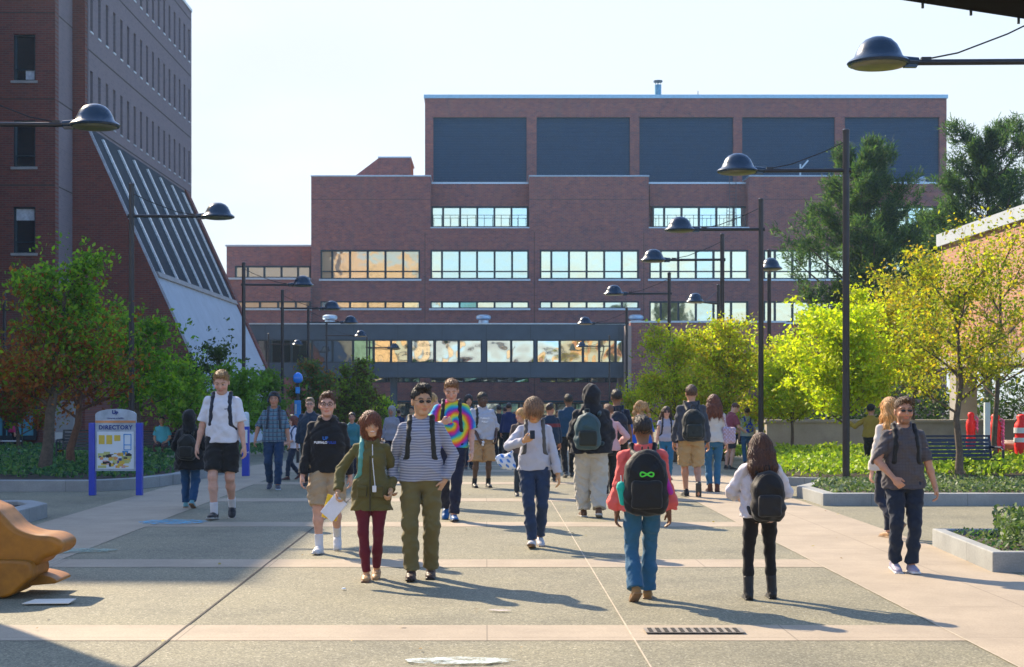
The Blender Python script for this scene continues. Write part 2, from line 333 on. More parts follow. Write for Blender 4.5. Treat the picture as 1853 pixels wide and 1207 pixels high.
def kerb(poly, wd, hh, label, top=.0, mat=None, closed=True):
    """low concrete edging round a bed: a real ring with a coping, filled with soil"""
    n = len(poly); cen = Vector((sum(p[0] for p in poly)/n, sum(p[1] for p in poly)/n)); P = [Vector(p) for p in poly]; inner = []
    for i in range(n):
        a, b, c = P[i-1], P[i], P[(i+1)%n]; u = (b-a).normalized(); v = (c-b).normalized(); nu = Vector((-u.y,u.x)); nv = Vector((-v.y,v.x)); q = (nu+nv); q = q/max(q.length_squared/2, .35); inner.append(b+q*wd)
    V = []; F = []
    for ring in (P, inner):
        for p in ring: V.append((p.x,p.y,gz(p.y)-.3))
        for p in ring: V.append((p.x,p.y,gz(p.y)+hh))
    for i in range(n):
        j = (i+1)%n; F += [(i,j,n+j,n+i), (n+i,n+j,3*n+j,3*n+i), (3*n+i,3*n+j,2*n+j,2*n+i)]
    o = MB().add(V,F).build('planter_kerb', mat or M_kerb, None, bevel=.012); tag(o, label, 'planter kerb')
    s = MB().add([(p.x,p.y,gz(p.y)+hh-.05) for p in inner], [tuple(range(n))]).build('soil', M_soil); s['kind'] = 'structure'
    return [tuple(p) for p in inner]
G1 = [(.05,.15,.06),(.08,.20,.06),(.13,.26,.07),(.035,.10,.05)]; G2 = [(.10,.16,.07),(.16,.22,.12),(.07,.13,.05),(.22,.27,.17)]; G3 = [(.34,.48,.03),(.26,.42,.03),(.42,.52,.05),(.18,.3,.03)]
# right planter beside the walk, near planter at the frame's edge, far yellow-green bed
p_r = kerb([(5.25,22.4),(19,22.4),(19,25.8),(6.0,25.8),(5.25,24.3)], .22, .19, 'long grey concrete kerb round the ivy bed under the right lamp post')
bed(p_r, 24000, .032, .16, G2, 11)
p_n = kerb([(4.95,14.05),(12,14.05),(12,16.5),(5.12,16.5)], .13, .20, 'nearest concrete kerb corner at the right edge of the photo')
bed([(5.12,14.22),(11.8,14.2),(11.8,16.3),(5.75,16.3),(5.45,15.4)], 17000, .030, .34, G2+[(.12,.2,.03)], 12, .2)
bed([(5.1,14.2),(11.8,14.2),(11.8,16.35),(5.25,16.35)], 5200, .024, .10, G1+G2, 17, .05)
p_f = kerb([(4.9,27.6),(7.7,26.4),(11.5,26.4),(15,30),(15,41),(8.0,41),(6.5,33)], .2, .16, 'kerb round the yellow green ground cover bed in front of the concrete wall')
bed(p_f, 26000, .05, .34, G3, 13, .25)
p_l = kerb([(-24,25.6),(-7.0,25.6),(-6.35,26.3),(-5.9,27.8),(-5.7,31.5),(-6.2,34),(-9,36.5),(-24,36.5)], .25, .20, 'curved kerb of the shaded bed behind the directory sign')
bed([(-23.5,28.5),(-9,27.2),(-6.5,26.8),(-6.1,31.5),(-9,36),(-23.5,36)], 26000, .045, .16, G1, 14)
p_l2 = kerb([(-14,16.5),(-6.2,16.5),(-6.2,20.3),(-6.6,20.9),(-14,20.9)], .25, .20, 'kerb corner of the empty bed behind the brown sculpture')
bed([(-24,37.5),(-7,37.5),(-7,58),(-24,58)], 15000, .06, .25, G1, 15, .2)
bed([(6.2,42),(8.2,42),(7.8,52),(6.0,52)], 5000, .06, .25, G3, 16, .2)

rs_ = np.random.RandomState(77); nL = 70; P = np.stack([rs_.uniform(-4,8,nL), rs_.uniform(9.5,30,nL), np.full(nL,.022)],1); a = rs_.uniform(0,6.28,nL); sz = rs_.uniform(.012,.03,nL)
dx = np.stack([np.cos(a)*sz,np.sin(a)*sz,rs_.uniform(-.008,.01,nL)],1); dy = np.stack([-np.sin(a)*sz*.6,np.cos(a)*sz*.6,rs_.uniform(-.004,.008,nL)],1)
fl_ = mesh_np('fallen_leaves', np.stack([P-dx,P+dy,P+dx,P-dy],1).reshape(-1,3), np.arange(nL*4).reshape(nL,4), M_ivy, None, False, np.repeat(np.array([(.30,.18,.05),(.22,.12,.04),(.35,.28,.06)])[rs_.randint(0,3,nL)],4,0)); fl_['kind'] = 'stuff'

# ================================================================ trees
M_bark = plain('bark', (.10,.075,.055), .95, var=.4, scale=14, bstr=.8); M_bark_red = plain('ruddy_bark', (.12,.06,.035), .95, var=.4, scale=14, bstr=.8)
def tree(px, d, H, cr, cz, cols, label, seed, n=9000, ls=.055, trunk_r=.09, bark=None, base=0, lean=(0,0), colf=None, density=1.0, group=None, cat='tree', asp=.55, flat=1.0, stems=1):
    rs = np.random.RandomState(seed); rr = random.Random(seed); x, y, z0 = at(px, d); z0 += base
    root = empty('deciduous_tree', (x,y,z0), 0, label, cat, group); tb = MB(); tips = []
    def grow(p, dr, L, r, lvl):
        pts = [p]; rad = [r]; q = p; dd = dr
        for i in range(4):
            dd = (dd+Vector((rr.uniform(-1,1),rr.uniform(-1,1),rr.uniform(-.5,.8)))*.16).normalized(); q = q+dd*L/4; pts.append(q); rad.append(r*(1-.17*(i+1)))
            if lvl >= 1: tips.append((q.copy(), lvl))
        tb.tube(pts, rad, 7 if lvl < 2 else 4, cap=False)
        if lvl < 3:
            for k in range(rr.randint(3,4)):
                i = rr.randint(1,4); a = rr.uniform(0,6.28); up = rr.uniform(.15,.85); nd = (Vector((math.cos(a),math.sin(a),up))*.9+dd*.5).normalized()
                grow(pts[i], nd, L*rr.uniform(.5,.7), rad[i]*.6, lvl+1)
    for s_ in range(stems):
        top = cz-cr*.45; pts = []; rad = []
        for i in range(7):
            f = i/6; pts.append(Vector((lean[0]*f+.06*rr.uniform(-1,1)*(i>0)+s_*.25*f, lean[1]*f+.06*rr.uniform(-1,1)*(i>0), -.1+(H*.82)*f))); rad.append(trunk_r*(1.25 if i == 0 else 1-.75*f))
        tb.tube(pts, rad, 9, cap=False)
        nb = max(7, int(11*density))
        for k in range(nb):
            f = .30+.68*k/nb; i = min(5, int(f*6)); p = pts[i].lerp(pts[i+1], f*6-i); 
            if p.z < cz-cr*1.0: p = pts[2].lerp(pts[3], .5) if pts[3].z < cz else p
            a = k*2.4+rr.uniform(-.5,.5); e = .25+f*.9; grow(p, Vector((math.cos(a),math.sin(a),e)).normalized(), cr*(1.05-.45*f)*rr.uniform(.55,.8), trunk_r*.35, 1)
    tb.build('trunk', bark or M_bark, root, smooth='all')
    T = np.array([[t.x,t.y,t.z] for t,l in tips]); w = np.array([l for t,l in tips], float)
    c0 = np.array([lean[0]*.7, lean[1]*.7, cz]); q = (T-c0)/np.array([cr,cr*flat,cr*1.0*(H-cz)/cr if H > cz else cr]); q[:,2] = np.where(T[:,2] < cz, (T[:,2]-cz)/(cr*.95), (T[:,2]-cz)/(H-cz)); rr_ = np.linalg.norm(q,axis=1)
    T = T[(rr_ < 1.08)]
    # fill clumps on a shell so the outline reads as foliage with gaps
    m = int(130*density); u = rs.randn(m,3); u /= np.linalg.norm(u,axis=1)[:,None]; rad = rs.uniform(.35,1.0,m)**.6
    lob = 1+.16*np.sin(u[:,0]*5+seed)+.14*np.sin(u[:,1]*6+u[:,2]*5+seed*2); E = c0+u*(rad*lob)[:,None]*np.array([cr,cr*flat,1])*np.stack([np.ones(m),np.ones(m),np.where(u[:,2]>0,H-cz,cr*.95)],1)*.9
    K = np.concatenate([T, E]); K = K[K[:,2] > .9]
    cl = rs.uniform(.06,.27,len(K))*cr/2.2; pick = rs.randint(0,len(K),n); P = K[pick]+rs.randn(n,3)*cl[pick][:,None]*np.array([1,1,.62])
    V, F = leaves_np(n, P, ls, aspect=asp, rs=rs)
    if colf is None:
        kc = rs.randint(0,len(cols),len(K)); cc = np.array(cols)[kc][pick]; alt = np.array(cols)[rs.randint(0,len(cols),n)]; mm = rs.rand(n,1) < .3; cc = np.where(mm, alt, cc)
    else: cc = colf(P, rs)
    cc = cc*rs.uniform(.75,1.25,(n,1))
    mesh_np('crown', V, F, M_leaf, root, False, np.repeat(cc,4,0))
    return root
def maple_cols(lo, hi, red, green):
    def f(P, rs):
        q = np.clip((P[:,2]-lo)/(hi-lo)+rs.randn(len(P))*.28+.22*np.sin(P[:,0]*2.1+P[:,1]*1.5), 0, 1)[:,None]; a = np.array(red)[rs.randint(0,len(red),len(P))]; b = np.array(green)[rs.randint(0,len(green),len(P))]
        return np.where(rs.rand(len(P),1) < q, b, a)
    return f
RED = [(.32,.08,.025),(.42,.14,.03),(.24,.08,.02),(.24,.20,.02)]; GRN = [(.13,.30,.02),(.20,.40,.025),(.09,.20,.02),(.28,.44,.03)]
YG = [(.46,.48,.02),(.52,.49,.03),(.34,.40,.02),(.50,.39,.03)]; BYG = [(.50,.60,.02),(.58,.64,.03),(.38,.54,.02)]; OY = [(.30,.33,.03),(.36,.33,.03),(.21,.27,.025),(.42,.30,.03)]
tree(78, 29.5, 4.95, 1.65, 2.9, None, 'shaded maple with green top and rusty red lower leaves beside the directory sign', 1, 11500, .05, .13, colf=maple_cols(1.6,3.9,RED,GRN), lean=(.45,0), base=.1)
tree(128, 31.5, 4.0, 1.7, 2.7, None, 'maple with a leaning ruddy trunk just left of the directory sign', 2, 5500, .05, .10, M_bark_red, colf=maple_cols(1.8,4.4,RED,GRN), lean=(.35,0), base=.1)
tree(250, 35.0, 4.1, 1.55, 2.5, GRN, 'green tree behind the second left lamp post', 3, 8200, .055, .09, base=.1)
tree(325, 40.0, 2.9, 1.3, 1.8, [(.14,.30,.03),(.20,.38,.04),(.28,.42,.04)], 'small green tree behind the hooded person in black', 4, 5600, .055, .06)
tree(30, 44.0, 3.3, 1.6, 2.1, RED+GRN[:1], 'dull red bushy tree at the left edge of the photo', 5, 8000, .06, .07)
tree(395, 47, 4.6, 1.1, 3.0, [(.05,.09,.03),(.07,.12,.03)], 'thin dark tree with sparse leaves before the white sloping base', 6, 1900, .06, .05, density=.7)
tree(352, 50, 4.2, 1.0, 2.8, [(.05,.09,.03),(.07,.12,.03)], 'spindly sapling left of the white sloping base', 7, 1100, .06, .045, density=.6)
tree(430, 44, 3.0, 1.35, 1.7, [(.13,.28,.03),(.18,.34,.04)], 'bushy green tree between the two men at left and the second lamp row', 8, 5600, .055, .06)
tree(480, 52, 3.3, 1.4, 1.9, [(.11,.24,.04),(.15,.28,.05)], 'dim green tree behind the man in the checked shirt', 9, 5600, .06, .06)
tree(575, 56, 3.7, 1.6, 2.1, [(.11,.20,.04),(.24,.12,.04),(.08,.16,.04)], 'rust tinged dark tree right of the blue light post', 10, 6500, .06, .07)
tree(640, 54, 3.6, 1.45, 2.1, [(.24,.36,.03),(.12,.16,.03),(.12,.07,.03),(.18,.28,.03)], 'tree with a sunlit yellow green side left of the footbridge windows', 12, 9000, .06, .07)
tree(690, 60, 2.4, 1.1, 1.4, BYG[:2]+GRN[:1], 'low bright green tree at the right end of the left tree row', 13, 5000, .06, .05)
# right row
tree(1735, 26.6, 4.5, 1.95, 3.0, YG[:1]+OY+[(.16,.22,.03)], 'open honey locust with a straight trunk beside the navy bench', 21, 8000, .036, .075, base=.15)
tree(1805, 31.0, 5.9, 2.35, 3.9, YG+OY, 'sparse golden tree against the sunlit brick wall at the right edge', 22, 4600, .04, .07)
tree(1528, 31.5, 4.0, 1.75, 2.75, BYG+YG[:1], 'bright lime green tree behind the tall right lamp post', 23, 21000, .045, .07)
tree(1437, 36.5, 3.5, 1.3, 2.5, BYG+YG[:1], 'lime green tree with a thin dark trunk before the concrete wall', 24, 11000, .045, .05)
tree(1600, 37, 4.9, 1.5, 3.6, YG+OY[:2], 'golden green tree in front of the brick building corner', 25, 7500, .045, .06)
tree(1655, 42, 6.2, 2.4, 4.2, OY+YG[:2], 'amber tree rising above the lime green tree at right', 26, 6500, .055, .08)
tree(1315, 38, 3.8, 1.75, 2.3, YG+BYG+OY, 'round olive yellow tree behind the third right lamp post', 27, 13000, .042, .06)
tree(1222, 41, 3.9, 1.85, 2.3, YG+BYG+[(.20,.26,.03)], 'round yellow green tree above the curly haired woman', 28, 14000, .042, .06)
tree(1150, 47, 2.5, 1.0, 1.6, YG+GRN[3:], 'low yellow green tree next to the bridge pier', 29, 6000, .05, .05)
tree(1392, 44, 3.7, 1.5, 2.4, OY+YG[:2], 'olive tree with bare twigs between the two right rows of lamps', 30, 8000, .05, .06)
tree(1270, 50, 4.3, 1.6, 2.7, OY+[(.16,.12,.04)], 'thin olive tree seen over the round yellow trees', 31, 4200, .055, .06)
def pine(px, d, zb, H, cr, seed, label, brown=.0, n=230):
    rs = np.random.RandomState(seed); rr = random.Random(seed); x, y, z0 = at(px, d); root = empty('pine_tree', (x,y,z0), 0, label, 'tree')
    tb = MB(); tb.tube([Vector((.12*math.sin(i*1.3),0,H*i/8-.1)) for i in range(9)], [.22*(1-.1*i) for i in range(9)], 9, cap=False); K = []; Dn = []
    nb = 38
    for k in range(nb):
        f = k/(nb-1); z = zb+(H-zb)*f*.98; a = k*2.4+rr.uniform(-.4,.4); L = cr*(1-.62*f**1.8)*rr.uniform(.42,1.15)*(1 if f > .12 else .8); el = .12+.5*f
        p = Vector((0,0,z)); pts = [p]; dd = Vector((math.cos(a),math.sin(a),el)).normalized()
        for i in range(5):
            dd = (dd+Vector((rr.uniform(-.2,.2),rr.uniform(-.2,.2),.13))).normalized(); p = p+dd*L/5; pts.append(p)
            for j in range(2+i): s = Vector((rr.gauss(0,1),rr.gauss(0,1),rr.gauss(.3,.5)))*L*.13; K.append(p+s); Dn.append((dd+s*.8+Vector((0,0,.5))).normalized()); 
        tb.tube(pts, [.07*(1-f*.5),.06,.05,.04,.03,.015], 5, cap=False)
    tb.build('trunk', M_bark, root, smooth='all')
    K = np.array([tuple(k) for k in K]); Dn = np.array([tuple(k) for k in Dn]); per = 70; m = len(K)*per; i = np.repeat(np.arange(len(K)), per)
    v = rs.randn(m,3); v /= np.linalg.norm(v,axis=1)[:,None]; dv = v*.85+Dn[i]*.75; dv /= np.linalg.norm(dv,axis=1)[:,None]
    base = K[i]+Dn[i]*rs.uniform(-.32,.30,(m,1))+rs.randn(m,3)*.10; L = rs.uniform(.15,.28,(m,1)); sd = np.cross(dv, rs.randn(m,3)); sd /= np.linalg.norm(sd,axis=1)[:,None]
    P = np.stack([base-sd*.019, base+sd*.019, base+dv*L+sd*.012, base+dv*L-sd*.012],1).reshape(-1,3)
    low = (K[i][:,2]-zb)/(H-zb); cols = np.array([(.045,.105,.045),(.065,.135,.045),(.035,.075,.045),(.10,.17,.055)])[rs.randint(0,4,m)]; br = np.array([(.16,.075,.04),(.12,.07,.05)])[rs.randint(0,2,m)]
    cc = np.where((rs.rand(m) < np.clip(brown*(1-low*2.4)*2, 0, 1))[:,None], br, cols)*rs.uniform(.7,1.3,(m,1))
    mesh_np('crown', P, np.arange(m*4).reshape(m,4), M_leaf, root, False, np.repeat(cc,4,0)); return root
pine(1562, 62, 2.6, 12.4, 4.1, 3, 'dark green pine with brown lower boughs behind the tall right lamp post', .85)
pine(1785, 66, 3.6, 13.9, 4.9, 5, 'taller dense pine standing above the right brick building')
pine(1692, 70, 3.5, 10.6, 3.4, 6, 'lower pine between the two larger pines')
# hedge mass below the right brick building and dark conifers beyond the wall
hd = []
rs_ = np.random.RandomState(9); Pn = 22000; P = np.stack([rs_.uniform(9.5,27,Pn), rs_.uniform(46,49,Pn), rs_.uniform(-.3,2.4,Pn)],1); P[:,2] *= .8+.2*np.sin(P[:,0]*1.9)
V, F = leaves_np(Pn, P, .07, rs=rs_); cc = np.array([(.04,.09,.03),(.06,.12,.03),(.03,.06,.03)])[rs_.randint(0,3,Pn)]; hdg = mesh_np('hedge', V, F, M_ivy, None, False, np.repeat(cc,4,0)); tag(hdg, 'dark green hedge growing behind the low concrete wall', 'hedge')

# ================================================================ buildings
BC = [(.13,.055,.065),(.20,.078,.080),(.30,.098,.078),(.14,.070,.115),(.46,.15,.095)]
M_brick = brick('dark_brick', BC, (.24,.19,.18), 'XZ', .34, .115, .35, .6); M_brickY = brick('dark_brick_side', BC, (.24,.19,.17), 'YZ', .34, .115, .18, .4)
TB = [(.13,.034,.024),(.18,.044,.030),(.23,.058,.035),(.11,.032,.028)]
M_tb = brick('tower_brick', TB, (.15,.10,.085), 'XZ', .3, .1, .35, .35); M_tside = brick('tower_side_brick', [(.20,.165,.18),(.235,.19,.195),(.175,.15,.165)], (.22,.195,.21), 'YZ', .3, .1, .25, .25)
M_sun_brick = brick('orange_brick', [(.42,.19,.115),(.50,.24,.15),(.36,.16,.10)], (.42,.30,.23), 'YZ', .26, .085, .1, .3)
M_louv = plain('blue_louvre', (.0,.042,.095), .45, var=.12, scale=2, bstr=0, spec=.5); M_cop = plain('metal_coping', (.42,.52,.60), .35, .5, .1); M_slate = plain('slate_metal', (.045,.075,.11), .5, .2, .15, scale=1.2)
M_frame = plain('window_frame', (.02,.035,.045), .5, .3, .1); M_conc = concrete('weathered_concrete', (.36,.34,.32), .25); M_wconc = concrete('white_panel', (.42,.47,.52), .12)
GL = [glass('pane_pale', (.98,.94,.72), base=(.10,.10,.07)), glass('pane_cool', (.80,.90,.80), base=(.05,.08,.07)), glass('pane_warm_reflection', (.9,.80,.58), base=(.62,.42,.22), mix=.5), glass('pane_amber_reflection', (.9,.78,.6), base=(.62,.40,.24), mix=.45), glass('pane_teal', (.22,.45,.42)), glass('pane_dark', (.22,.28,.32), mix=.5),  # warm and amber panes: reflected sunlit brick put into the base colour
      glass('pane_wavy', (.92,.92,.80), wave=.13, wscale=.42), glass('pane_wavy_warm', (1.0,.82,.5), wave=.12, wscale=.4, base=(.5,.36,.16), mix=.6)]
D = 122.0
def fx(px, d=D): return (px-HX)/FPX*d
def fz(py, d=D): return CAM_H-(py-HY)/FPX*d
def window_row(par, px0, px1, py0, py1, d, bars, tints, rail=None, name='window', depth_=.28, fr=.13, sill=True, seed=1):
    """one ribbon window: a frame with its mullions, glass set back in it, and a sill"""
    x0, x1, z1, z0 = fx(px0,d), fx(px1,d), fz(py0,d), fz(py1,d); f = MB(); yb = d+depth_
    f.box(x0,x1,d-.02,yb,z1-fr,z1); f.box(x0,x1,d-.02,yb,z0,z0+fr*.8); f.box(x0,x0+fr,d-.02,yb,z0+fr*.8,z1-fr); f.box(x1-fr,x1,d-.02,yb,z0+fr*.8,z1-fr)
    xs = [x0+fr*.5]+[fx(b,d) for b in bars]+[x1-fr*.5]
    for b in bars: c = fx(b,d); f.box(c-.085,c+.085,d+.05,yb-.01,z0+fr*.8,z1-fr)
    if rail is not None:
        zr = fz(rail,d)
        for i in range(len(xs)-1): f.box(xs[i]+.09,xs[i+1]-.09,d+.07,yb-.02,zr-.05,zr+.05)
    w_ = f.build(name, M_frame, par)
    p = MB(); used = sorted(set(tints)); rr = random.Random(seed)
    for i in range(len(xs)-1):
        tl = rr.uniform(-.004,.004); q = yb-.09
        p.add([(xs[i],q+tl,z0+.02),(xs[i+1],q-tl,z0+.02),(xs[i+1],q-tl+rr.uniform(-.006,.006),z1-.02),(xs[i],q+tl+rr.uniform(-.006,.006),z1-.02)], [(0,1,2,3)], used.index(tints[i%len(tints)]))
    p.build('pane', [GL[i] for i in used], w_)
    if sill: MB().box(x0-.12,x1+.12,d-.14,d+.02,z0-.16,z0).build('sill', M_cop, w_)
    return w_
def bars(px0, px1, n): a = (px1-px0)/(n-1+.0); return [px0+(i+.62)*(px1-px0)/(n-.0-.55) for i in range(n-1)]
# ---- the long brick building across the end of the plaza
B1 = empty('brick_building', (0,0,0), 0, 'large purple brown brick building with blue louvred top floor across the end of the plaza', 'building')
def wall(name, rects, d, thick, mat, par, label=None):
    """a wall facing the camera, cut into the given solid rectangles"""
    m = MB()
    for r in rects: m.box(fx(r[0],d), fx(r[2],d), d, d+thick, fz(r[3],d), fz(r[1],d))
    return m.build(name, mat, par, label=label)
def solid_with_holes(px0, py0, px1, py1, holes):
    """rectangles filling px0..px1 x py0..py1 apart from the holes (pixel coordinates, py down)"""
    ys = sorted({py0, py1, *[h[1] for h in holes], *[h[3] for h in holes]}); out = []
    for a, b in zip(ys, ys[1:]):
        if b <= py0 or a >= py1: continue
        hs = sorted((h[0], h[2]) for h in holes if h[1] < b and h[3] > a); x = px0
        for h0, h1 in hs:
            if h0 > x: out.append((x, a, h0, b))
            x = max(x, h1)
        if x < px1: out.append((x, a, px1, b))
    return out
H2 = [(580,452,760,505),(779,452,957,505),(977,452,1156,505),(1175,452,1354,505),(1382,452,1560,505),(1590,452,1770,505),(580,545,760,558),(779,545,957,558),(977,545,1156,558),(1175,545,1354,583),(1382,545,1560,583)]
H3 = [(779,683,957,692),(977,683,1156,692),(580,683,760,692)]
lowbays = [(779,333,958,413),(1174,333,1356,413),(1560,333,1700,413)]
DR0 = D+1.6
main = solid_with_holes(563, 320, 1713, 728, [(h[0],h[1],h[2],h[3]) for h in H2+H3]+[(779,320,958,413),(1174,320,1356,413),(1560,320,1713,413)])
wall('front_wall', main, D, .55, M_brick, B1)
mb = MB(); mb.box(fx(563),fx(1713),D+.56,D+30,fz(760),fz(413)-.02); mb.box(fx(563),fx(1713),DR0+.45,D+30,fz(413)-.02,fz(333)-.2); mb.build('floors', M_brick, B1)
for a, b in ((563,779),(958,1174),(1356,1560)):
    MB().box(fx(a)-.05,fx(b)+.05,D-.06,D+3.2,fz(320),fz(320)+.14).build('coping', M_cop, B1, bevel=.05)
    MB().box(fx(a),fx(b),D+.552,D+3.2,fz(413),fz(320)).build('upper_wall', M_brick, B1)
DR = D+1.6
for a, b, nb in ((779,958,(865+0,)), (1174,1356,None), (1560,1713,None)):
    a2, b2 = HX+(a-HX)*DR/D, HX+(b-HX)*DR/D
    wall('recessed_wall', [(a2-2,333,b2+2,373),(a2-2,411.5,b2+2,414)], DR, .4, M_brick, B1)
    MB().box(fx(a,D)+.02,fx(b,D)-.02,DR-.08,DR+.5,fz(333,DR),fz(333,DR)+.16).build('coping', M_cop, B1)
    p0, p1 = a2+3, b2-3; k = (p1-p0)/6
    window_row(B1, p0, p1, 373, 411.5, DR, [p0+k*.72+k*1.06*i for i in range(5)], [0,0,0,1,0,1], None, seed=a)
    rb = MB(); z0 = fz(411,DR); yR = DR-.9
    rb.box(fx(a)+.1,fx(b)-.1,yR-.02,yR+.02,z0+.9,z0+.94)
    for i in range(12): xx = fx(a)+.2+(fx(b)-fx(a)-.4)*i/11; rb.box(xx-.02,xx+.02,yR-.02,yR+.02,z0-.1,z0+.9)
    rb.build('railing', M_frame, B1)
    MB().box(fx(a),fx(b),D-.05,D+1.6,fz(413),fz(413)+.1).build('ledge', M_cop, B1)
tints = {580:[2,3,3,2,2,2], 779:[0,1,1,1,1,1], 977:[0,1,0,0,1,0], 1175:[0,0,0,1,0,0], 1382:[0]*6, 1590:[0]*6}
for h in H2:
    k = (h[2]-h[0])/6; bs = [h[0]+k*.70+k*1.07*i for i in range(5)]; small = h[3]-h[1] < 20
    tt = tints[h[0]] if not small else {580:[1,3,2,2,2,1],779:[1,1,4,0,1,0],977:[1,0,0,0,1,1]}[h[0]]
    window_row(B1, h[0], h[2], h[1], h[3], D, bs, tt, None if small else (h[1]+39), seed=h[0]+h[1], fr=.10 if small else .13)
for h in H3: window_row(B1, h[0], h[2], h[1], h[3], D, [h[0]+30*i for i in range(1,6)], [1,5,4], None, fr=.06, sill=False)
MB().box(fx(1354)+.02,fx(1382)-.02,D-.03,D,fz(620),fz(333)).build('pilaster', M_brick, B1)
# control joints and stains in the brick face
jm = MB()
for px in (769, 967, 1165, 1368): jm.box(fx(px)-.02,fx(px)+.02,D-.006,D,fz(728),fz(420))
for a, b in ((563,779),(958,1174),(1356,1560)): jm.box(fx(a)+.02,fx(b)-.02,D-.006,D,fz(361),fz(361)+.035)
jm.build('control_joint', M_joint, B1)
DP = 129.0
PH = [(784,212,953,331),(971,212,1140,331),(1157,212,1327,331),(1343,212,1511,331),(1529,212,1700,331)]
wall('penthouse_wall', solid_with_holes(769,176,1713,345,PH), DP, .6, M_brick, B1)
MB().box(fx(769,DP),fx(1713,DP),DP+.62,DP+24,fz(345,DP),fz(176,DP)-.1).build('penthouse', M_brick, B1)
MB().box(fx(769,DP)-.1,fx(1713,DP)+.1,DP-.12,DP+24,fz(176,DP)-.1,fz(176,DP)+.22).build('roof_edge', plain('pale_blue_metal', (.30,.50,.62), .35, .4, .1), B1)
for h in PH:
    lv = MB(); x0, x1, z1, z0 = fx(h[0],DP), fx(h[2],DP), fz(h[1],DP), fz(h[3],DP); nL = 40
    lv.box(x0,x1,DP+.5,DP+.58,z0,z1)
    for i in range(nL):
        za = z0+(z1-z0)*i/nL; q = (z1-z0)/nL; lv.add([(x0,DP+.22,za),(x1,DP+.22,za),(x1,DP+.255,za+q*.93),(x0,DP+.255,za+q*.93),(x0,DP+.49,za),(x1,DP+.49,za)], [(0,1,2,3),(0,4,5,1),(3,2,5,4)])
    lv.build('louvre_panel', M_louv, B1)
# roof-top pieces
ch = empty('chimney', (fx(1198,DP), DP+3, fz(176,DP)+.2), 0, 'blue grey metal flue with a flat cap on the penthouse roof', 'flue')
MB().tube([(0,0,-.2),(0,0,1.55)], .30, 16).build('pipe', plain('flue_metal', (.10,.26,.38), .4, .3), ch, smooth=True)
c_ = MB(); c_.lathe([(0,1.95),(.42,1.93),(.42,1.80),(0,1.78)], n=18)
for k in range(4): a = k*1.57; c_.box(.24*math.cos(a)-.02,.24*math.cos(a)+.02,.24*math.sin(a)-.02,.24*math.sin(a)+.02,1.5,1.82)
c_.build('cap', M_slate, ch)
an = MB(); an.tube([(0,0,-.2),(0,0,.8)], .035, 6); tag(an.build('antenna', M_slate, None, loc=(fx(1269,DP),DP+2,fz(176,DP)+.2)), 'thin short mast on the penthouse roof right of the flue', 'antenna')
rb = MB(); d2 = D+6; rb.prism([(fx(640,d2),fz(320,d2)),(fx(742,d2),fz(320,d2)),(fx(742,d2),fz(286,d2)),(fx(685,d2),fz(286,d2))], d2, d2+6); rb.build('stair_head', M_brick, B1)
MB().box(fx(685,d2)-.05,fx(742,d2)+.1,d2-.1,d2+6.1,fz(286,d2),fz(286,d2)+.12).build('stair_head_coping', M_cop, B1)
ld = MB()
for s in (-1,1): ld.tube([(s*.28,0,0),(s*.28,0,4.6)], .03, 6)
for k in range(15): ld.tube([(-.28,0,.2+k*.3),(.28,0,.2+k*.3)], .02, 5)
tag(ld.build('ladder', plain('ladder_paint', (.10,.09,.11), .5), None, loc=(fx(1330), DR-.5, fz(405))), 'thin metal ladder climbing the recessed wall between brick blocks', 'ladder')
un = empty('roof_fan', (fx(1678,DR), DR+2, fz(333,DR)+.14), 0, 'small pale roof fan at the right foot of the penthouse', 'roof vent')
MB().box(-.42,.42,-.4,.4,0,.3).build('base', M_cop, un); MB().lathe([(0,.78),(.4,.76),(.48,.6),(.40,.3)], n=12).build('hood', M_cop, un, smooth=True)
dv = MB(); dv.cbox((0,0,.5),(.06,.06,.5)); dv.cbox((.35,0,.95),(.5,.04,.06), rz=0, rot=Matrix.Rotation(R(-50),3,'Y')); dv.cbox((-.2,0,.55),(.45,.05,.05))
tag(dv.build('roof_davit', M_cop, None, loc=(fx(1450,D),D+.4,fz(320)+.13)), 'small pale roof davit on the third brick block', 'davit')
# ---- lower wing to the left of it
B2 = empty('low_wing', (0,0,0), 0, 'lower brick wing left of the big building with a ribbon of warm windows', 'building')
DW = 126.0; wall('upper_wall', solid_with_holes(410,446,562,506,[(425,481,562,503)]), DW, .5, M_brick, B2)
MB().box(fx(410,DW),fx(563,DW),DW+.51,DW+12,fz(506,DW),fz(446,DW)).build('upper_floor', M_brick, B2)
MB().box(fx(410,DW)-.1,fx(563,DW),DW-.1,DW+12,fz(446,DW),fz(446,DW)+.14).build('coping', M_cop, B2)
window_row(B2, 425, 562, 481, 503, DW, [448,478,509,539], [1,1,1,1,1], None)
DV = 121.0; wall('lower_wall', solid_with_holes(330,506,562,600,[(405,545,562,558)]), DV, .5, M_brick, B2)
MB().box(fx(330,DV),fx(562,DV),DV+.51,DV+5,fz(750,DV),fz(506,DV)).build('lower_floor', M_brick, B2)
MB().box(fx(330,DV),fx(563,DV)-.1,DV-.1,DV+5,fz(506,DV),fz(506,DV)+.16).build('coping', M_cop, B2)
window_row(B2, 405, 562, 545, 558, DV, [440,470,503,535], [2,2,2,2,2], None, fr=.1)
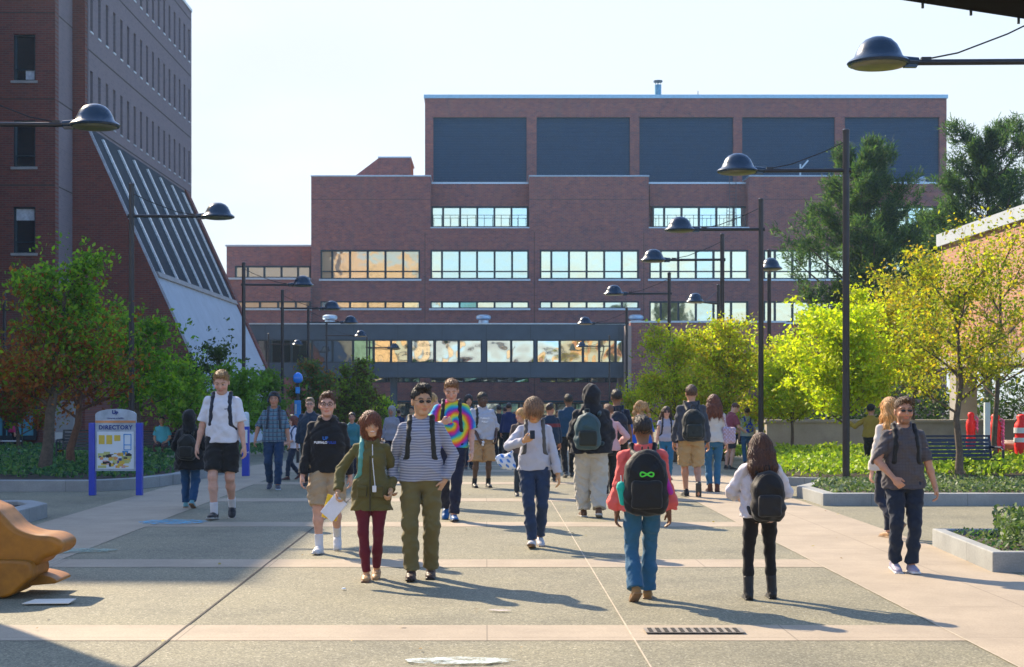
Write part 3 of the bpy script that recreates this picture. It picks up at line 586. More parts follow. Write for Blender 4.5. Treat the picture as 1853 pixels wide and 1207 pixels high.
# ---- enclosed footbridge
DB = 108.0; B3 = empty('footbridge', (0,0,0), 0, 'dark slate footbridge with a long band of wavy mirror glass', 'footbridge')
x0, x1 = fx(330,DB), fx(1131,DB)
MB().box(x0,x1,DB,DB+4.5,fz(615,DB),fz(587,DB)).build('roof_beam', M_slate, B3); MB().box(x0,x1,DB,DB+4.5,fz(683,DB),fz(656,DB)).build('floor_beam', M_slate, B3)
MB().box(x0,x1,DB-.1,DB+4.6,fz(587,DB),fz(587,DB)+.09).build('roof_edge', M_cop, B3)
jb = MB()
for k in range(9): q = fx(480+k*80,DB); jb.box(q-.015,q+.015,DB-.012,DB,fz(614,DB),fz(588,DB)); jb.box(q-.015,q+.015,DB-.012,DB,fz(682,DB),fz(657,DB))
jb.build('panel_joint', M_frame, B3)
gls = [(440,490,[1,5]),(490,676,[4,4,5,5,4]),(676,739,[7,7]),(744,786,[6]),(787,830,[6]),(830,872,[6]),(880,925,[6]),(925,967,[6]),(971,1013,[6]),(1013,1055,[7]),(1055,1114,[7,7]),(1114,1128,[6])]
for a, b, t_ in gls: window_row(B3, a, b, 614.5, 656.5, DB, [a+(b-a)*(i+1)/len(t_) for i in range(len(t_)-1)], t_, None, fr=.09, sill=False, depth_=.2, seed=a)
for a, b in ((739,744),(872,880),(967,971)): MB().box(fx(a,DB),fx(b,DB),DB+.02,DB+.3,fz(656,DB),fz(614,DB)).build('mullion', M_slate, B3)
for px in (480, 710): MB().box(fx(px,DB)-.25,fx(px,DB)+.25,DB+1.5,DB+2,gz(DB),fz(683,DB)).build('leg', M_slate, B3)
for px, lab in ((597,'left'),(875,'middle'),(1151,'right')):
    v_ = empty('roof_ventilator', (fx(px,DB+2), DB+2, fz(587,DB)+.05), 0, {'left':'round pale ventilator on the footbridge roof behind the lamp row','middle':'round pale ventilator in the middle of the footbridge roof','right':'round pale ventilator beside the brick pier of the footbridge'}[lab], 'ventilator', 'ventilators on the footbridge roof')
    MB().lathe([(0,.35),(.40,.35),(.40,0)], n=16).build('base', M_cop, v_, smooth=True); MB().lathe([(0,.80),(.35,.78),(.55,.68),(.58,.52),(.5,.42),(0,.40)], n=18).build('hood', M_cop, v_, smooth=True)
B4 = empty('pier_building', (0,0,0), 0, 'brick block at the right end of the footbridge mostly hidden by trees', 'building')
DQ = DB-.6; MB().box(fx(1130,DQ),fx(1141,DQ),DQ-.6,DQ+6,-1,fz(590,DQ)).build('pier', concrete('pier_concrete', (.36,.29,.26)), B4)
MB().box(fx(1141,DQ),fx(1420,DQ),DQ,DQ+8,-1,fz(584,DQ)).build('wall', M_brick, B4); MB().box(fx(1141,DQ),fx(1420,DQ)+.1,DQ-.1,DQ+8.1,fz(584,DQ),fz(584,DQ)+.14).build('coping', M_cop, B4)
# entrance glazing under the big building
window_row(B1, 700, 1110, 729, 752, D-.6, [735+i*34 for i in range(11)], [5,4,1,5,5,1,4,5,0,5,4,5], None, fr=.08, sill=False)
MB().box(fx(560),fx(1250),D-.9,D-.02,fz(728),fz(725)).build('canopy', M_slate, B1)

# ---- the tall left tower
B5 = empty('brick_tower', (0,0,0), 0, 'tall brick tower with slot windows and a slanted glazed base at left', 'building')
XT, Y0, Y1, ZT = -19.0, 68.6, 92.3, 26.3
rows = [(15.2,17.25),(19.15,21.2),(23.0,25.0)]; NS = 17
side = MB(); ys = [Y0+.55+(Y1-Y0-1.0)*i/(NS-1) for i in range(NS)]; hw = .24
zc = [0]+[z for r in rows for z in r]+[ZT]; zz0 = 13.9
prev = zz0
for (a, b) in rows:
    side.box(XT-.5,XT,Y0,Y1,prev,a); e = Y0
    for y in ys: side.box(XT-.5,XT,e,y-hw,a,b); e = y+hw
    side.box(XT-.5,XT,e,Y1,a,b); prev = b
side.box(XT-.5,XT,Y0,Y1,prev,ZT); side.build('side_wall', M_tside, B5)
core = MB().box(-46,XT-.52,Y0+.5,Y1,-1,ZT-.2); core.build('core', M_tb, B5)
MB().box(-46,XT-.0,Y1,Y1+.3,-1,ZT).build('rear_wall', M_tside, B5)
MB().box(-46,XT+.06,Y0-.0,Y1+.3,ZT,ZT+.18).build('coping', M_cop, B5)
gj = MB()
for z in (14.6, 18.15, 22.1, 25.7): gj.box(XT,XT+.012,Y0,Y1,z,z+.06)
gj.build('control_joint', M_joint, B5)
for (a, b) in rows:
    for y in ys:
        w_ = MB(); w_.box(XT-.40,XT-.34,y-hw,y+hw,a,b); w_.build('window', GL[5], B5); MB().box(XT-.32,XT+.03,y-hw-.02,y+hw+.02,a-.08,a).build('sill', M_cop, B5.children[-1])
# sloping base: an end wall, a ribbed glass slope and a pale lower slope
def sx(z): return XT+max(0,(14.6-z))*.455-.05
PB = [(XT-.66,-1),(sx(2.9)+1.7,-1),(sx(0)-.0,.0),(sx(14.6),14.6),(XT-.66,14.6)]
PB = [(XT-.66,-1),(sx(-1),-1),(sx(14.6)-.0,14.6),(XT-.05,ZT),(XT-.66,ZT)]
MB().prism(PB, Y0-.35, Y0+.2).build('end_wall', M_tb, B5)
def slope(name, z0, z1, ya, yb, mat, t=.2, off=0):
    m = MB(); a = sx(z1)+off; b = sx(z0)+off
    m.add([(a,ya,z1),(b,ya,z0),(b,yb,z0),(a,yb,z1),(a-t,ya,z1-.05),(b-t,ya,z0-.05),(b-t,yb,z0-.05),(a-t,yb,z1-.05)], [(0,1,2,3),(4,7,6,5),(0,4,5,1),(1,5,6,2),(2,6,7,3),(3,7,4,0)]); return m.build(name, mat, B5)
YB = Y1-1.8
slope('sloped_glazing', 7.5, 14.5, Y0+.21, YB, dull(glass('slope_glass', (.07,.10,.13), rough=.3, mix=.05, base=(.03,.04,.05))))
slope('pale_slope', -1, 7.5, Y0+.21, YB, M_wconc)
slope('ledge', 7.35, 7.6, Y0+.21, YB, M_conc, off=.12)
rbs = MB()
for i in range(7):
    y = Y0+1.9+i*(YB-Y0-2.4)/6.3; a, b = sx(14.2), sx(7.55); o = .10
    rbs.add([(a+o,y-.10,14.2),(a+o,y+.10,14.2),(b+o,y+.10,7.55),(b+o,y-.10,7.55),(a-.02,y-.10,14.2),(a-.02,y+.10,14.2),(b-.02,y+.10,7.55),(b-.02,y-.10,7.55)], [(0,1,2,3),(0,3,7,4),(1,5,6,2),(0,4,5,1),(3,2,6,7)])
rbs.build('glazing_bar', plain('white_aluminium', (.72,.76,.78), .3, .2), B5)
slope('edge_trim', -1, 14.6, Y0-.36, Y0-.26, plain('trim_pale', (.42,.45,.5), .5), .1, .10)
slope('rear_edge', -1, 14.6, YB, YB+.9, M_tb, .5, .12)
# front wing with big square windows
B6 = empty('brick_wing', (0,0,0), 0, 'dark red brick wing with large square windows at the left edge', 'building')
YW, XW, ZW = 65.5, -19.66, 33.5
def wx(px): return (px-HX)/FPX*YW
def wz(py): return CAM_H-(py-HY)/FPX*YW
WH = [(24,62-156*k,64,146-156*k) for k in (3,2,1,0,-1,-2)]+[(-110,62-156*k,-70,146-156*k) for k in (2,1,0,-1,-2)]
fw = MB()
for r in solid_with_holes(-300, -560, 100.2, 770, WH): fw.box(wx(r[0]), wx(r[2]), YW, YW+.5, wz(r[3]), wz(r[1]))
fw.build('front_wall', M_tb, B6)
MB().box(XW-.5,XW,YW+.5,Y0-.36,-1,ZW).build('side_wall', M_tside, B6); MB().box(-46,XW-.51,YW+.55,Y0-.4,-1,ZW-.1).build('core', M_tb, B6)
MB().box(-46,XW,YW,Y1+.1,ZW,ZW+.2).build('coping', M_cop, B6); MB().box(-46,XW-.02,Y0-.34,Y1,ZT+.2,ZW).build('upper_wall', M_tb, B6)  # unseen upper wall extended over the tower to shade the far paving
gj = MB()
for z in (wz(180),wz(336),wz(24)): gj.box(-46,XW-.02,YW-.01,YW,z,z+.05); gj.box(XW,XW+.01,YW+.5,Y0-.36,z,z+.05)
gj.build('control_joint', M_joint, B6)
M_blind = plain('white_blind', (.55,.58,.62), .8)
for k, h in enumerate(WH):
    x0_, x1_, z1_, z0_ = wx(h[0]), wx(h[2]), wz(h[1]), wz(h[3]); f = MB()
    f.box(x0_,x1_,YW+.1,YW+.3,z1_-.07,z1_); f.box(x0_,x1_,YW+.1,YW+.3,z0_,z0_+.07); f.box(x0_,x0_+.07,YW+.1,YW+.3,z0_+.07,z1_-.07); f.box(x1_-.07,x1_,YW+.1,YW+.3,z0_+.07,z1_-.07); f.box(x0_+.07,x1_-.07,YW+.15,YW+.25,z0_+.5,z0_+.55)
    w_ = f.build('window', M_frame, B6); MB().box(x0_+.02,x1_-.02,YW+.24,YW+.27,z0_+.02,z1_-.02).build('pane', GL[5], w_)
    if h[0] > 0 and h[3] > 400: MB().box(x0_+.08,x1_-.08,YW+.2,YW+.235,z1_-.6,z1_-.07).build('blind', M_blind, w_)
    if h[0] > 0 and 60 < h[1] < 70: MB().box(x1_-.5,x1_-.1,YW+.2,YW+.235,z0_+.08,z0_+.5).build('paper', M_blind, w_)
    MB().box(x0_-.1,x1_+.1,YW-.08,YW+.08,z0_-.12,z0_).build('sill', M_conc, w_)
# pale blue glazed entrance behind the trees at the foot of the wing
eg = empty('glazed_entrance', (0,0,0), 0, 'pale blue glass entrance under the left wing behind the trees', 'entrance')
DE = 60.0; ex = lambda p: (p-HX)/FPX*DE; ez = lambda q: CAM_H-(q-HY)/FPX*DE
M_teal = glass('entrance_glass', (.25,.75,.9), rough=.2, base=(.10,.42,.55), mix=.3)
MB().box(ex(-150),ex(64),DE,DE+.1,ez(788),ez(695)).build('glass', M_teal, eg); f = MB()
for p in (-100,-40,8,17,64): f.box(ex(p)-.06,ex(p)+.06,DE-.08,DE-.002,ez(788),ez(695))
f.box(ex(-150),ex(66),DE-.10,DE-.002,ez(796),ez(788)); f.box(ex(-150),ex(66),DE-.10,DE+.5,ez(695),ez(690)); f.build('frame', M_frame, eg)
MB().box(ex(64),ex(150),DE+.3,DE+4.5,gz(DE)-.2,ez(690)).build('wall', M_tb, eg); MB().box(ex(100),ex(134),DE-.1,DE+.3,gz(DE)-.2,ez(725)).build('column', M_conc, eg)
# the rest of the left range, outside the frame: it shades the left of the plaza
B7 = empty('side_range', (0,0,0), 0, 'long brick range left of the plaza that shades the paving', 'building')
MB().box(-46,-21.2,37.1,60,-1,22.6).build('walls', M_tb, B7); MB().box(-46.2,-21.1,37,60.1,22.6,22.9).build('coping', M_cop, B7)
wn = MB()
for k in range(5):
    for j in range(5): wn.box(-21.2,-21.17,39+k*4.3,40.6+k*4.3,2.3+j*4,4.4+j*4)
wn.build('window', GL[5], B7)
B8 = empty('reflector_block', (0,0,0), 0, 'unseen sunlit brick block added behind the camera for warm window reflections', 'building')  # unseen block added so the windows mirror a warm sunlit face
MB().box(-62,-14,-72,-58,-1,31).build('walls', plain('warm_wall', (.62,.50,.34), .9, var=.1, scale=.1), B8); wn = MB()
for k in range(9):
    for j in range(6): wn.box(-60+k*5,-57.4+k*5,-58,-57.96,3+j*4.6,5.2+j*4.6)
wn.build('window', plain('tan_panel', (.42,.34,.22), .8), B8)
MB().box(22,60,-80,-66,-1,15).build('annex', plain('warm_annex', (.55,.40,.22), .9, var=.2, scale=.3), B8)

# ---- low right building: sunlit brick wall along the plaza
B9 = empty('brick_pavilion', (0,0,0), 0, 'low sunlit orange brick building with white roof edge at right', 'building')
XR = 14.25; YR1, YR0 = 45.0, 30.0; ZR = 6.35
MB().box(XR,XR+12,YR0,YR1,2.9,ZR).build('wall', M_sun_brick, B9)
MB().box(XR-.12,XR+12.1,YR0-.1,YR1+.12,ZR,ZR+.38).build('roof_edge', M_wconc, B9)
MB().box(XR-.05,XR+12,YR0-.05,YR1+.05,2.55,2.9).build('lintel', M_conc, B9)
for y in (44.2, 36.4, 32.2): MB().box(XR+.1,XR+.75,y-.3,y+.3,gz(y)-.1,2.55).build('column', M_conc, B9)
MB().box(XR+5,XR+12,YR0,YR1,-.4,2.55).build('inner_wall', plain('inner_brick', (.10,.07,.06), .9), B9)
# concrete retaining wall
cw = MB(); cw.box(8.2,30,42.0,42.35,gz(42)-.2,.90); cw.box(8.15,30,41.95,42.4,.90,.98)
for k in range(8): cw.box(10.6+k*2.4,10.63+k*2.4,41.99,42.0,gz(42),.88)
tag(cw.build('concrete_wall', concrete('retaining_concrete', (.40,.36,.30), .25), None, bevel=.01), 'low grey concrete wall behind the yellow green planting', 'wall')
# dark canopy edge over the camera, top right
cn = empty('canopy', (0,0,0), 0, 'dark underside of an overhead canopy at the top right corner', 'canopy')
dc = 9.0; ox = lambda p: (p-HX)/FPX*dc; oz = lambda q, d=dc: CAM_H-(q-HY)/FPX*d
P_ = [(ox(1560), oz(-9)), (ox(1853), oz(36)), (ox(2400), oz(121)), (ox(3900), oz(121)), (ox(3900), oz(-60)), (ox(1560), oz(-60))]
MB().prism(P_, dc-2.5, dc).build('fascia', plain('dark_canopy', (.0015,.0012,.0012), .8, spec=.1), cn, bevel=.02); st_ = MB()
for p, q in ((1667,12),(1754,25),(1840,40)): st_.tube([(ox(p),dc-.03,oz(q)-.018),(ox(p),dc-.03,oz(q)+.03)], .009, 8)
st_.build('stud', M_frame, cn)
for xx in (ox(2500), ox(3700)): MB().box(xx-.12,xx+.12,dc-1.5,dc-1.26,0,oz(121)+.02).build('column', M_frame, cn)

hz = MB().box(-310, 310, -112, 410, -2, 37).build('haze', None); hz['kind'] = 'stuff'; hz.data.materials.clear()
mh = bpy.data.materials.new('haze_air'); mh.use_nodes = True; th = mh.node_tree; th.nodes.clear(); oh = th.nodes.new('ShaderNodeOutputMaterial'); ph_ = th.nodes.new('ShaderNodeVolumePrincipled')
ph_.inputs['Color'].default_value = (.55,.78,1,1); ph_.inputs['Density'].default_value = .00033; ph_.inputs['Anisotropy'].default_value = .3; th.links.new(ph_.outputs[0], oh.inputs['Volume']); hz.data.materials.append(mh)
# ================================================================ people: bodies and clothes as one blended surface each
def smin(a, b, k):
    h = np.maximum(k-np.abs(a-b), 0)/k
    return np.minimum(a, b)-h*h*k*.25
def surfnet(V, o, h):
    s = V < 0
    c = np.zeros(tuple(n-1 for n in V.shape), np.int8)
    for i in (0,1):
        for j in (0,1):
            for k in (0,1): c += s[i:V.shape[0]-1+i, j:V.shape[1]-1+j, k:V.shape[2]-1+k]
    idx = np.argwhere((c > 0) & (c < 8))
    if len(idx) == 0: return np.zeros((0,3)), np.zeros((0,4), int)
    P = np.zeros((len(idx),3), np.float32); cnt = np.zeros(len(idx), np.float32)
    for ax in range(3):
        e = np.eye(3, dtype=int)[ax]; o1, o2 = [np.eye(3, dtype=int)[q] for q in range(3) if q != ax]
        for u in (0,1):
            for v in (0,1):
                a = o1*u+o2*v; va = V[tuple((idx+a).T)]; vb = V[tuple((idx+a+e).T)]
                m = (va < 0) != (vb < 0); t = np.where(m, va/np.where(m, va-vb, 1), 0)
                P += np.where(m[:,None], a[None]+t[:,None]*e[None], 0); cnt += m
    P = (idx+P/cnt[:,None])*h+o
    lut = -np.ones(c.shape, np.int64); lut[tuple(idx.T)] = np.arange(len(idx))
    F = []
    for ax in range(3):
        sl = [slice(1,-1)]*3; sl[ax] = slice(0,-1); a = s[tuple(sl)]; sl[ax] = slice(1,None); b = s[tuple(sl)]
        q = np.argwhere(a != b); q[:, [z for z in range(3) if z != ax]] += 1
        fl = s[tuple(q.T)]
        u, v = [(1,2),(2,0),(0,1)][ax]; eu = np.eye(3, dtype=int)[u]; ev = np.eye(3, dtype=int)[v]
        A = lut[tuple((q-eu-ev).T)]; B = lut[tuple((q-ev).T)]; D = lut[tuple(q.T)]; E = lut[tuple((q-eu).T)]
        f = np.stack([A,B,D,E],1); f[~fl] = f[~fl][:, ::-1]; F.append(f[(f >= 0).all(1)])
    return P, np.concatenate(F)
class Field:
    def __init__(s, lo, hi, h):
        s.lo = np.array(lo, np.float32); s.h = h; s.n = np.ceil((np.array(hi)-lo)/h).astype(int)+1
        s.V = np.full(tuple(s.n), .5, np.float32)
    def like(s):
        o = Field.__new__(Field); o.lo = s.lo; o.h = s.h; o.n = s.n; o.V = np.full(tuple(s.n), .5, np.float32); return o
    def sub(s, lo, hi):
        a = np.clip(np.floor((np.array(lo)-s.lo)/s.h).astype(int), 0, s.n-1); b = np.clip(np.ceil((np.array(hi)-s.lo)/s.h).astype(int)+1, 1, s.n)
        b = np.maximum(b, a+1); sl = tuple(slice(x,y) for x,y in zip(a,b))
        ax = [s.lo[i]+s.h*np.arange(a[i], b[i], dtype=np.float32) for i in range(3)]
        return sl, ax[0][:,None,None], ax[1][None,:,None], ax[2][None,None,:]
    def put(s, sl, d, k): s.V[sl] = smin(s.V[sl], d.astype(np.float32), k) if k > 0 else np.maximum(s.V[sl], -d)
    def cone(s, a, b, r1, r2, k=.015, m=.05):
        a = np.array(a, float); b = np.array(b, float); r = max(r1,r2)+m
        sl, x, y, z = s.sub(np.minimum(a,b)-r, np.maximum(a,b)+r)
        ab = b-a; L = max(ab@ab, 1e-9)
        t = np.clip(((x-a[0])*ab[0]+(y-a[1])*ab[1]+(z-a[2])*ab[2])/L, 0, 1)
        d = np.sqrt((x-a[0]-t*ab[0])**2+(y-a[1]-t*ab[1])**2+(z-a[2]-t*ab[2])**2)-(r1+(r2-r1)*t)
        s.put(sl, d, k); return s
    def chain(s, pts, rad, k=.015):
        for i in range(len(pts)-1): s.cone(pts[i], pts[i+1], rad[i], rad[i+1], k)
        return s
    def ell(s, c, r, M=None, k=.015, sub=False, m=.05):
        kk = 1.0 if M is None else float(np.linalg.norm(M[:,0]))
        c = np.array(c, float); r = np.array(r, float)*kk; R_ = float(r.max())+m
        sl, x, y, z = s.sub(c-R_, c+R_); x, y, z = x-c[0], y-c[1], z-c[2]
        if M is not None: x, y, z = ((x*M[0][i]+y*M[1][i]+z*M[2][i])/kk for i in range(3))
        k0 = np.sqrt((x/r[0])**2+(y/r[1])**2+(z/r[2])**2)+1e-6; k1 = np.sqrt((x/r[0]**2)**2+(y/r[1]**2)**2+(z/r[2]**2)**2)+1e-6
        s.put(sl, k0*(k0-1)/k1, -1 if sub else k); return s
    def rbox(s, c, hs, r, M=None, k=.015):
        c = np.array(c, float); R_ = float(np.linalg.norm(hs))+.03
        sl, x, y, z = s.sub(c-R_, c+R_); x, y, z = x-c[0], y-c[1], z-c[2]
        if M is not None: x, y, z = (x*M[0][i]+y*M[1][i]+z*M[2][i] for i in range(3))
        q = [np.abs(v)-(hh-r) for v, hh in zip((x,y,z), hs)]
        d = np.sqrt(sum(np.maximum(v,0)**2 for v in q))+np.minimum(np.maximum(np.maximum(q[0],q[1]),q[2]),0)-r
        s.put(sl, d, k); return s
    def slices(s, T, rows, k=.02):
        """rows (z, half width, half depth, y centre) in the frame T = (origin, 3x3)"""
        o, M = T; rows = sorted(rows); zz = [q[0] for q in rows]; c = o+M@np.array([0,0,(zz[0]+zz[-1])/2]); R_ = (zz[-1]-zz[0])/2+.35
        sl, x, y, z = s.sub(c-R_, c+R_); x, y, z = x-o[0], y-o[1], z-o[2]
        u, v, wz = (x*M[0][i]+y*M[1][i]+z*M[2][i] for i in range(3))
        zs = np.linspace(zz[0], zz[-1], 60)
        def sm(i):
            raw = np.interp(zs, zz, [q[i] for q in rows]); p = np.pad(raw, 3, mode='edge'); return np.convolve(p, np.ones(7)/7, 'valid')
        a, b, yc = (np.interp(wz, zs, sm(i)) for i in (1,2,3))
        d = (np.sqrt((u/a)**2+((v-yc)/b)**2)-1)*np.minimum(a,b)
        cap = np.maximum(zz[0]-wz, wz-zz[-1])
        s.put(sl, np.maximum(d, cap), k); return s
    def clip(s, p, n):                                # keep the side n points away from
        n = np.array(n, float); n /= np.linalg.norm(n); _, x, y, z = s.sub(s.lo, s.lo+s.h*s.n)
        d = (x-p[0])*n[0]+(y-p[1])*n[1]+(z-p[2])*n[2]; s.V = np.maximum(s.V, d.astype(np.float32)); return s
    def clipj(s, p, n, amp, seed, M, fq=150):
        n = np.array(n, float); n /= np.linalg.norm(n); _, x, y, z = s.sub(s.lo, s.lo+s.h*s.n); x, y, z = x-p[0], y-p[1], z-p[2]
        d = x*n[0]+y*n[1]+z*n[2]; u = x*M[0][0]+y*M[1][0]+z*M[2][0]; v = x*M[0][1]+y*M[1][1]+z*M[2][1]
        d = d+amp*(np.sin(u*fq+seed)+.7*np.sin(u*fq*1.9+v*fq+seed*2)+.5*np.sin(v*fq*1.3+seed)); s.V = np.maximum(s.V, d.astype(np.float32)); return s
    def folds(s, amp, seed, f=1.0):
        _, x, y, z = s.sub(s.lo, s.lo+s.h*s.n); a = seed*1.7; f = f*1.0
        w = np.sin((z*34+x*21+a)*f+2.2*np.sin((x*17-y*11+z*9+a*2)*f))*np.sin((z*13-x*19+y*23+a*3)*f+1.3)
        w = w+.5*np.sin((z*61-x*37+y*29+a)*f+1.7*np.sin((z*15+y*31)*f))
        s.V += (amp*.7*w).astype(np.float32); return s
    def mesh(s):
        V = s.V.copy(); V[0]=V[-1]=.5; V[:,0]=V[:,-1]=.5; V[:,:,0]=V[:,:,-1]=.5
        return surfnet(V, s.lo, s.h)
def rotx(a): c, s = math.cos(a), math.sin(a); return np.array([[1,0,0],[0,c,-s],[0,s,c]])
def roty(a): c, s = math.cos(a), math.sin(a); return np.array([[c,0,s],[0,1,0],[-s,0,c]])
def rotz(a): c, s = math.cos(a), math.sin(a); return np.array([[c,-s,0],[s,c,0],[0,0,1]])
def ik(a, b, l1, l2, hint):
    a, b, hint = (np.array(v, float) for v in (a, b, hint)); d = b-a; L = np.linalg.norm(d)
    if L > (l1+l2)*.999: b = a+d/L*(l1+l2)*.999; d = b-a; L = np.linalg.norm(d)
    u = d/L; h = hint-u*(hint@u); h /= np.linalg.norm(h)
    q = (l1*l1-l2*l2+L*L)/(2*L); r = math.sqrt(max(l1*l1-q*q, 1e-6))
    return a+u*q+h*r, b
def rig(p):
    g = {}; W = p.get('w', 1.0); st = p.get('stance', .10)
    fa = p.get('fa', (st,0,0,0)); fb = p.get('fb', (-st,0,0,0)); g['sides'] = {}
    zs = []
    for f in (fa, fb): 
        an = np.array([f[0], f[1]+.0, .085+f[2]]); zs.append(an[2]+math.sqrt(max(.842**2-f[1]**2-(abs(f[0])-.09)**2, .3)))
    pz = p.get('pelz', min(min(zs), .93))
    pel = np.array([p.get('shift',0)*1.0, 0, pz]); g['pel'] = pel
    T = rotz(R(p.get('twist', 0)))@rotx(R(p.get('lean', 0)))@roty(R(p.get('side', 0))); g['T'] = (pel-T@np.array([0,0,.93]), T)
    tp = lambda v: g['T'][0]+T@np.array(v, float)
    g['tp'] = tp
    g['hs'] = hs = p.get('hs', 1.09); Hm = T@rotz(R(p.get('hyaw', 0)))@rotx(R(p.get('hpitch', 0)))@roty(R(p.get('hroll', 0)))
    nb = tp((0,.012,1.47)); hc = nb+T@np.array([0,-.008,.050])+Hm@np.array([0,-.012,.092*hs]); g['H'] = (hc, Hm*hs); g['nb'] = nb
    for sg, f, hk, fist in ((1, fa, 'ha', 'ga'), (-1, fb, 'hb', 'gb')):
        an = np.array([f[0], f[1], .085+f[2]]); pit = R(f[3]); toe_yaw = R(f[4]) if len(f) > 4 else R(sg*8)
        hip = pel+np.array([sg*.09,0,-.01]); kn, an = ik(hip, an, .43, .415, (sg*.08,-1,0))
        sh = tp((sg*.158*W,.008,1.378)); hand = p.get(hk); 
        if hand is None: hand = (sg*.25*W, -.04, .80)
        hand = np.array(hand, float)
        el, wr = ik(sh, hand, .285, .25, p.get('e'+hk[1], (sg*.55,1,-.1)))
        g['sides'][sg] = dict(hip=hip, kn=kn, an=an, pit=pit, ty=toe_yaw, sh=sh, el=el, wr=wr, grip=p.get(fist, 25))
    return g
def slope_torso(W, G, fem):
    if fem: r = [(.82,.10,.09,.01),(.88,.165,.115,.015),(.95,.165,.112,.015),(1.03,.135,.095,.0),(1.10,.122,.088,0),(1.20,.135,.10,-.008),(1.27,.142,.118,-.02),(1.34,.142,.105,-.005),(1.39,.128,.082,.005),(1.43,.085,.062,.01),(1.49,.050,.050,.012)]
    else: r = [(.82,.10,.09,.01),(.88,.160,.110,.01),(.95,.160,.110,.01),(1.05,.145,.102,.0),(1.15,.150,.105,-.003),(1.28,.162,.116,-.006),(1.35,.160,.11,0),(1.40,.140,.088,.005),(1.44,.095,.068,.01),(1.49,.058,.056,.012)]
    return [(z, a*W*G*(.96 if z > 1 else 1), b*G*.95, y) for z, a, b, y in r]
def hand_prims(F, wr, fdir, pn, side, curl, grip_thumb=20):
    """palm, four fingers and a thumb; fdir along the hand, pn out of the palm, side towards the thumb"""
    f = fdir/np.linalg.norm(fdir); pn = pn-f*(pn@f); pn /= np.linalg.norm(pn); s = np.cross(f, pn); s = s if s@side > 0 else -s
    F.cone(wr, wr+f*.03, .026, .024, .01); pc = wr+f*.055
    M = np.stack([s, pn, f], 1); F.ell(pc, (.040,.017,.048), M, .012)
    for i, (o, L) in enumerate(((.028,.072),(.010,.080),(-.009,.075),(-.027,.060))):
        a = pc+f*.036+s*o; th = R(curl*(1+.08*i)); d1 = f*math.cos(th)+pn*math.sin(th); b = a+d1*L*.45
        th *= 2.0; d2 = f*math.cos(th)+pn*math.sin(th); c = b+d2*L*.32; th *= 1.3; d3 = f*math.cos(th)+pn*math.sin(th)
        F.cone(a, b, .0093, .0085, .004); F.cone(b, c, .0085, .0078, .004); F.cone(c, c+d3*L*.24, .0078, .0068, .004)
    a = wr+f*.022+s*.024; d = (f*.75+s*.6+pn*math.sin(R(grip_thumb))); d /= np.linalg.norm(d); b = a+d*.042; d2 = f*.9+s*.1+pn*.35; d2 /= np.linalg.norm(d2)
    F.cone(a, b, .0135, .0115, .008); F.cone(b, b+d2*.034, .0110, .0085, .004)
def foot_frame(s):
    M = rotz(s['ty'])@rotx(-s['pit']); return s['an'], M
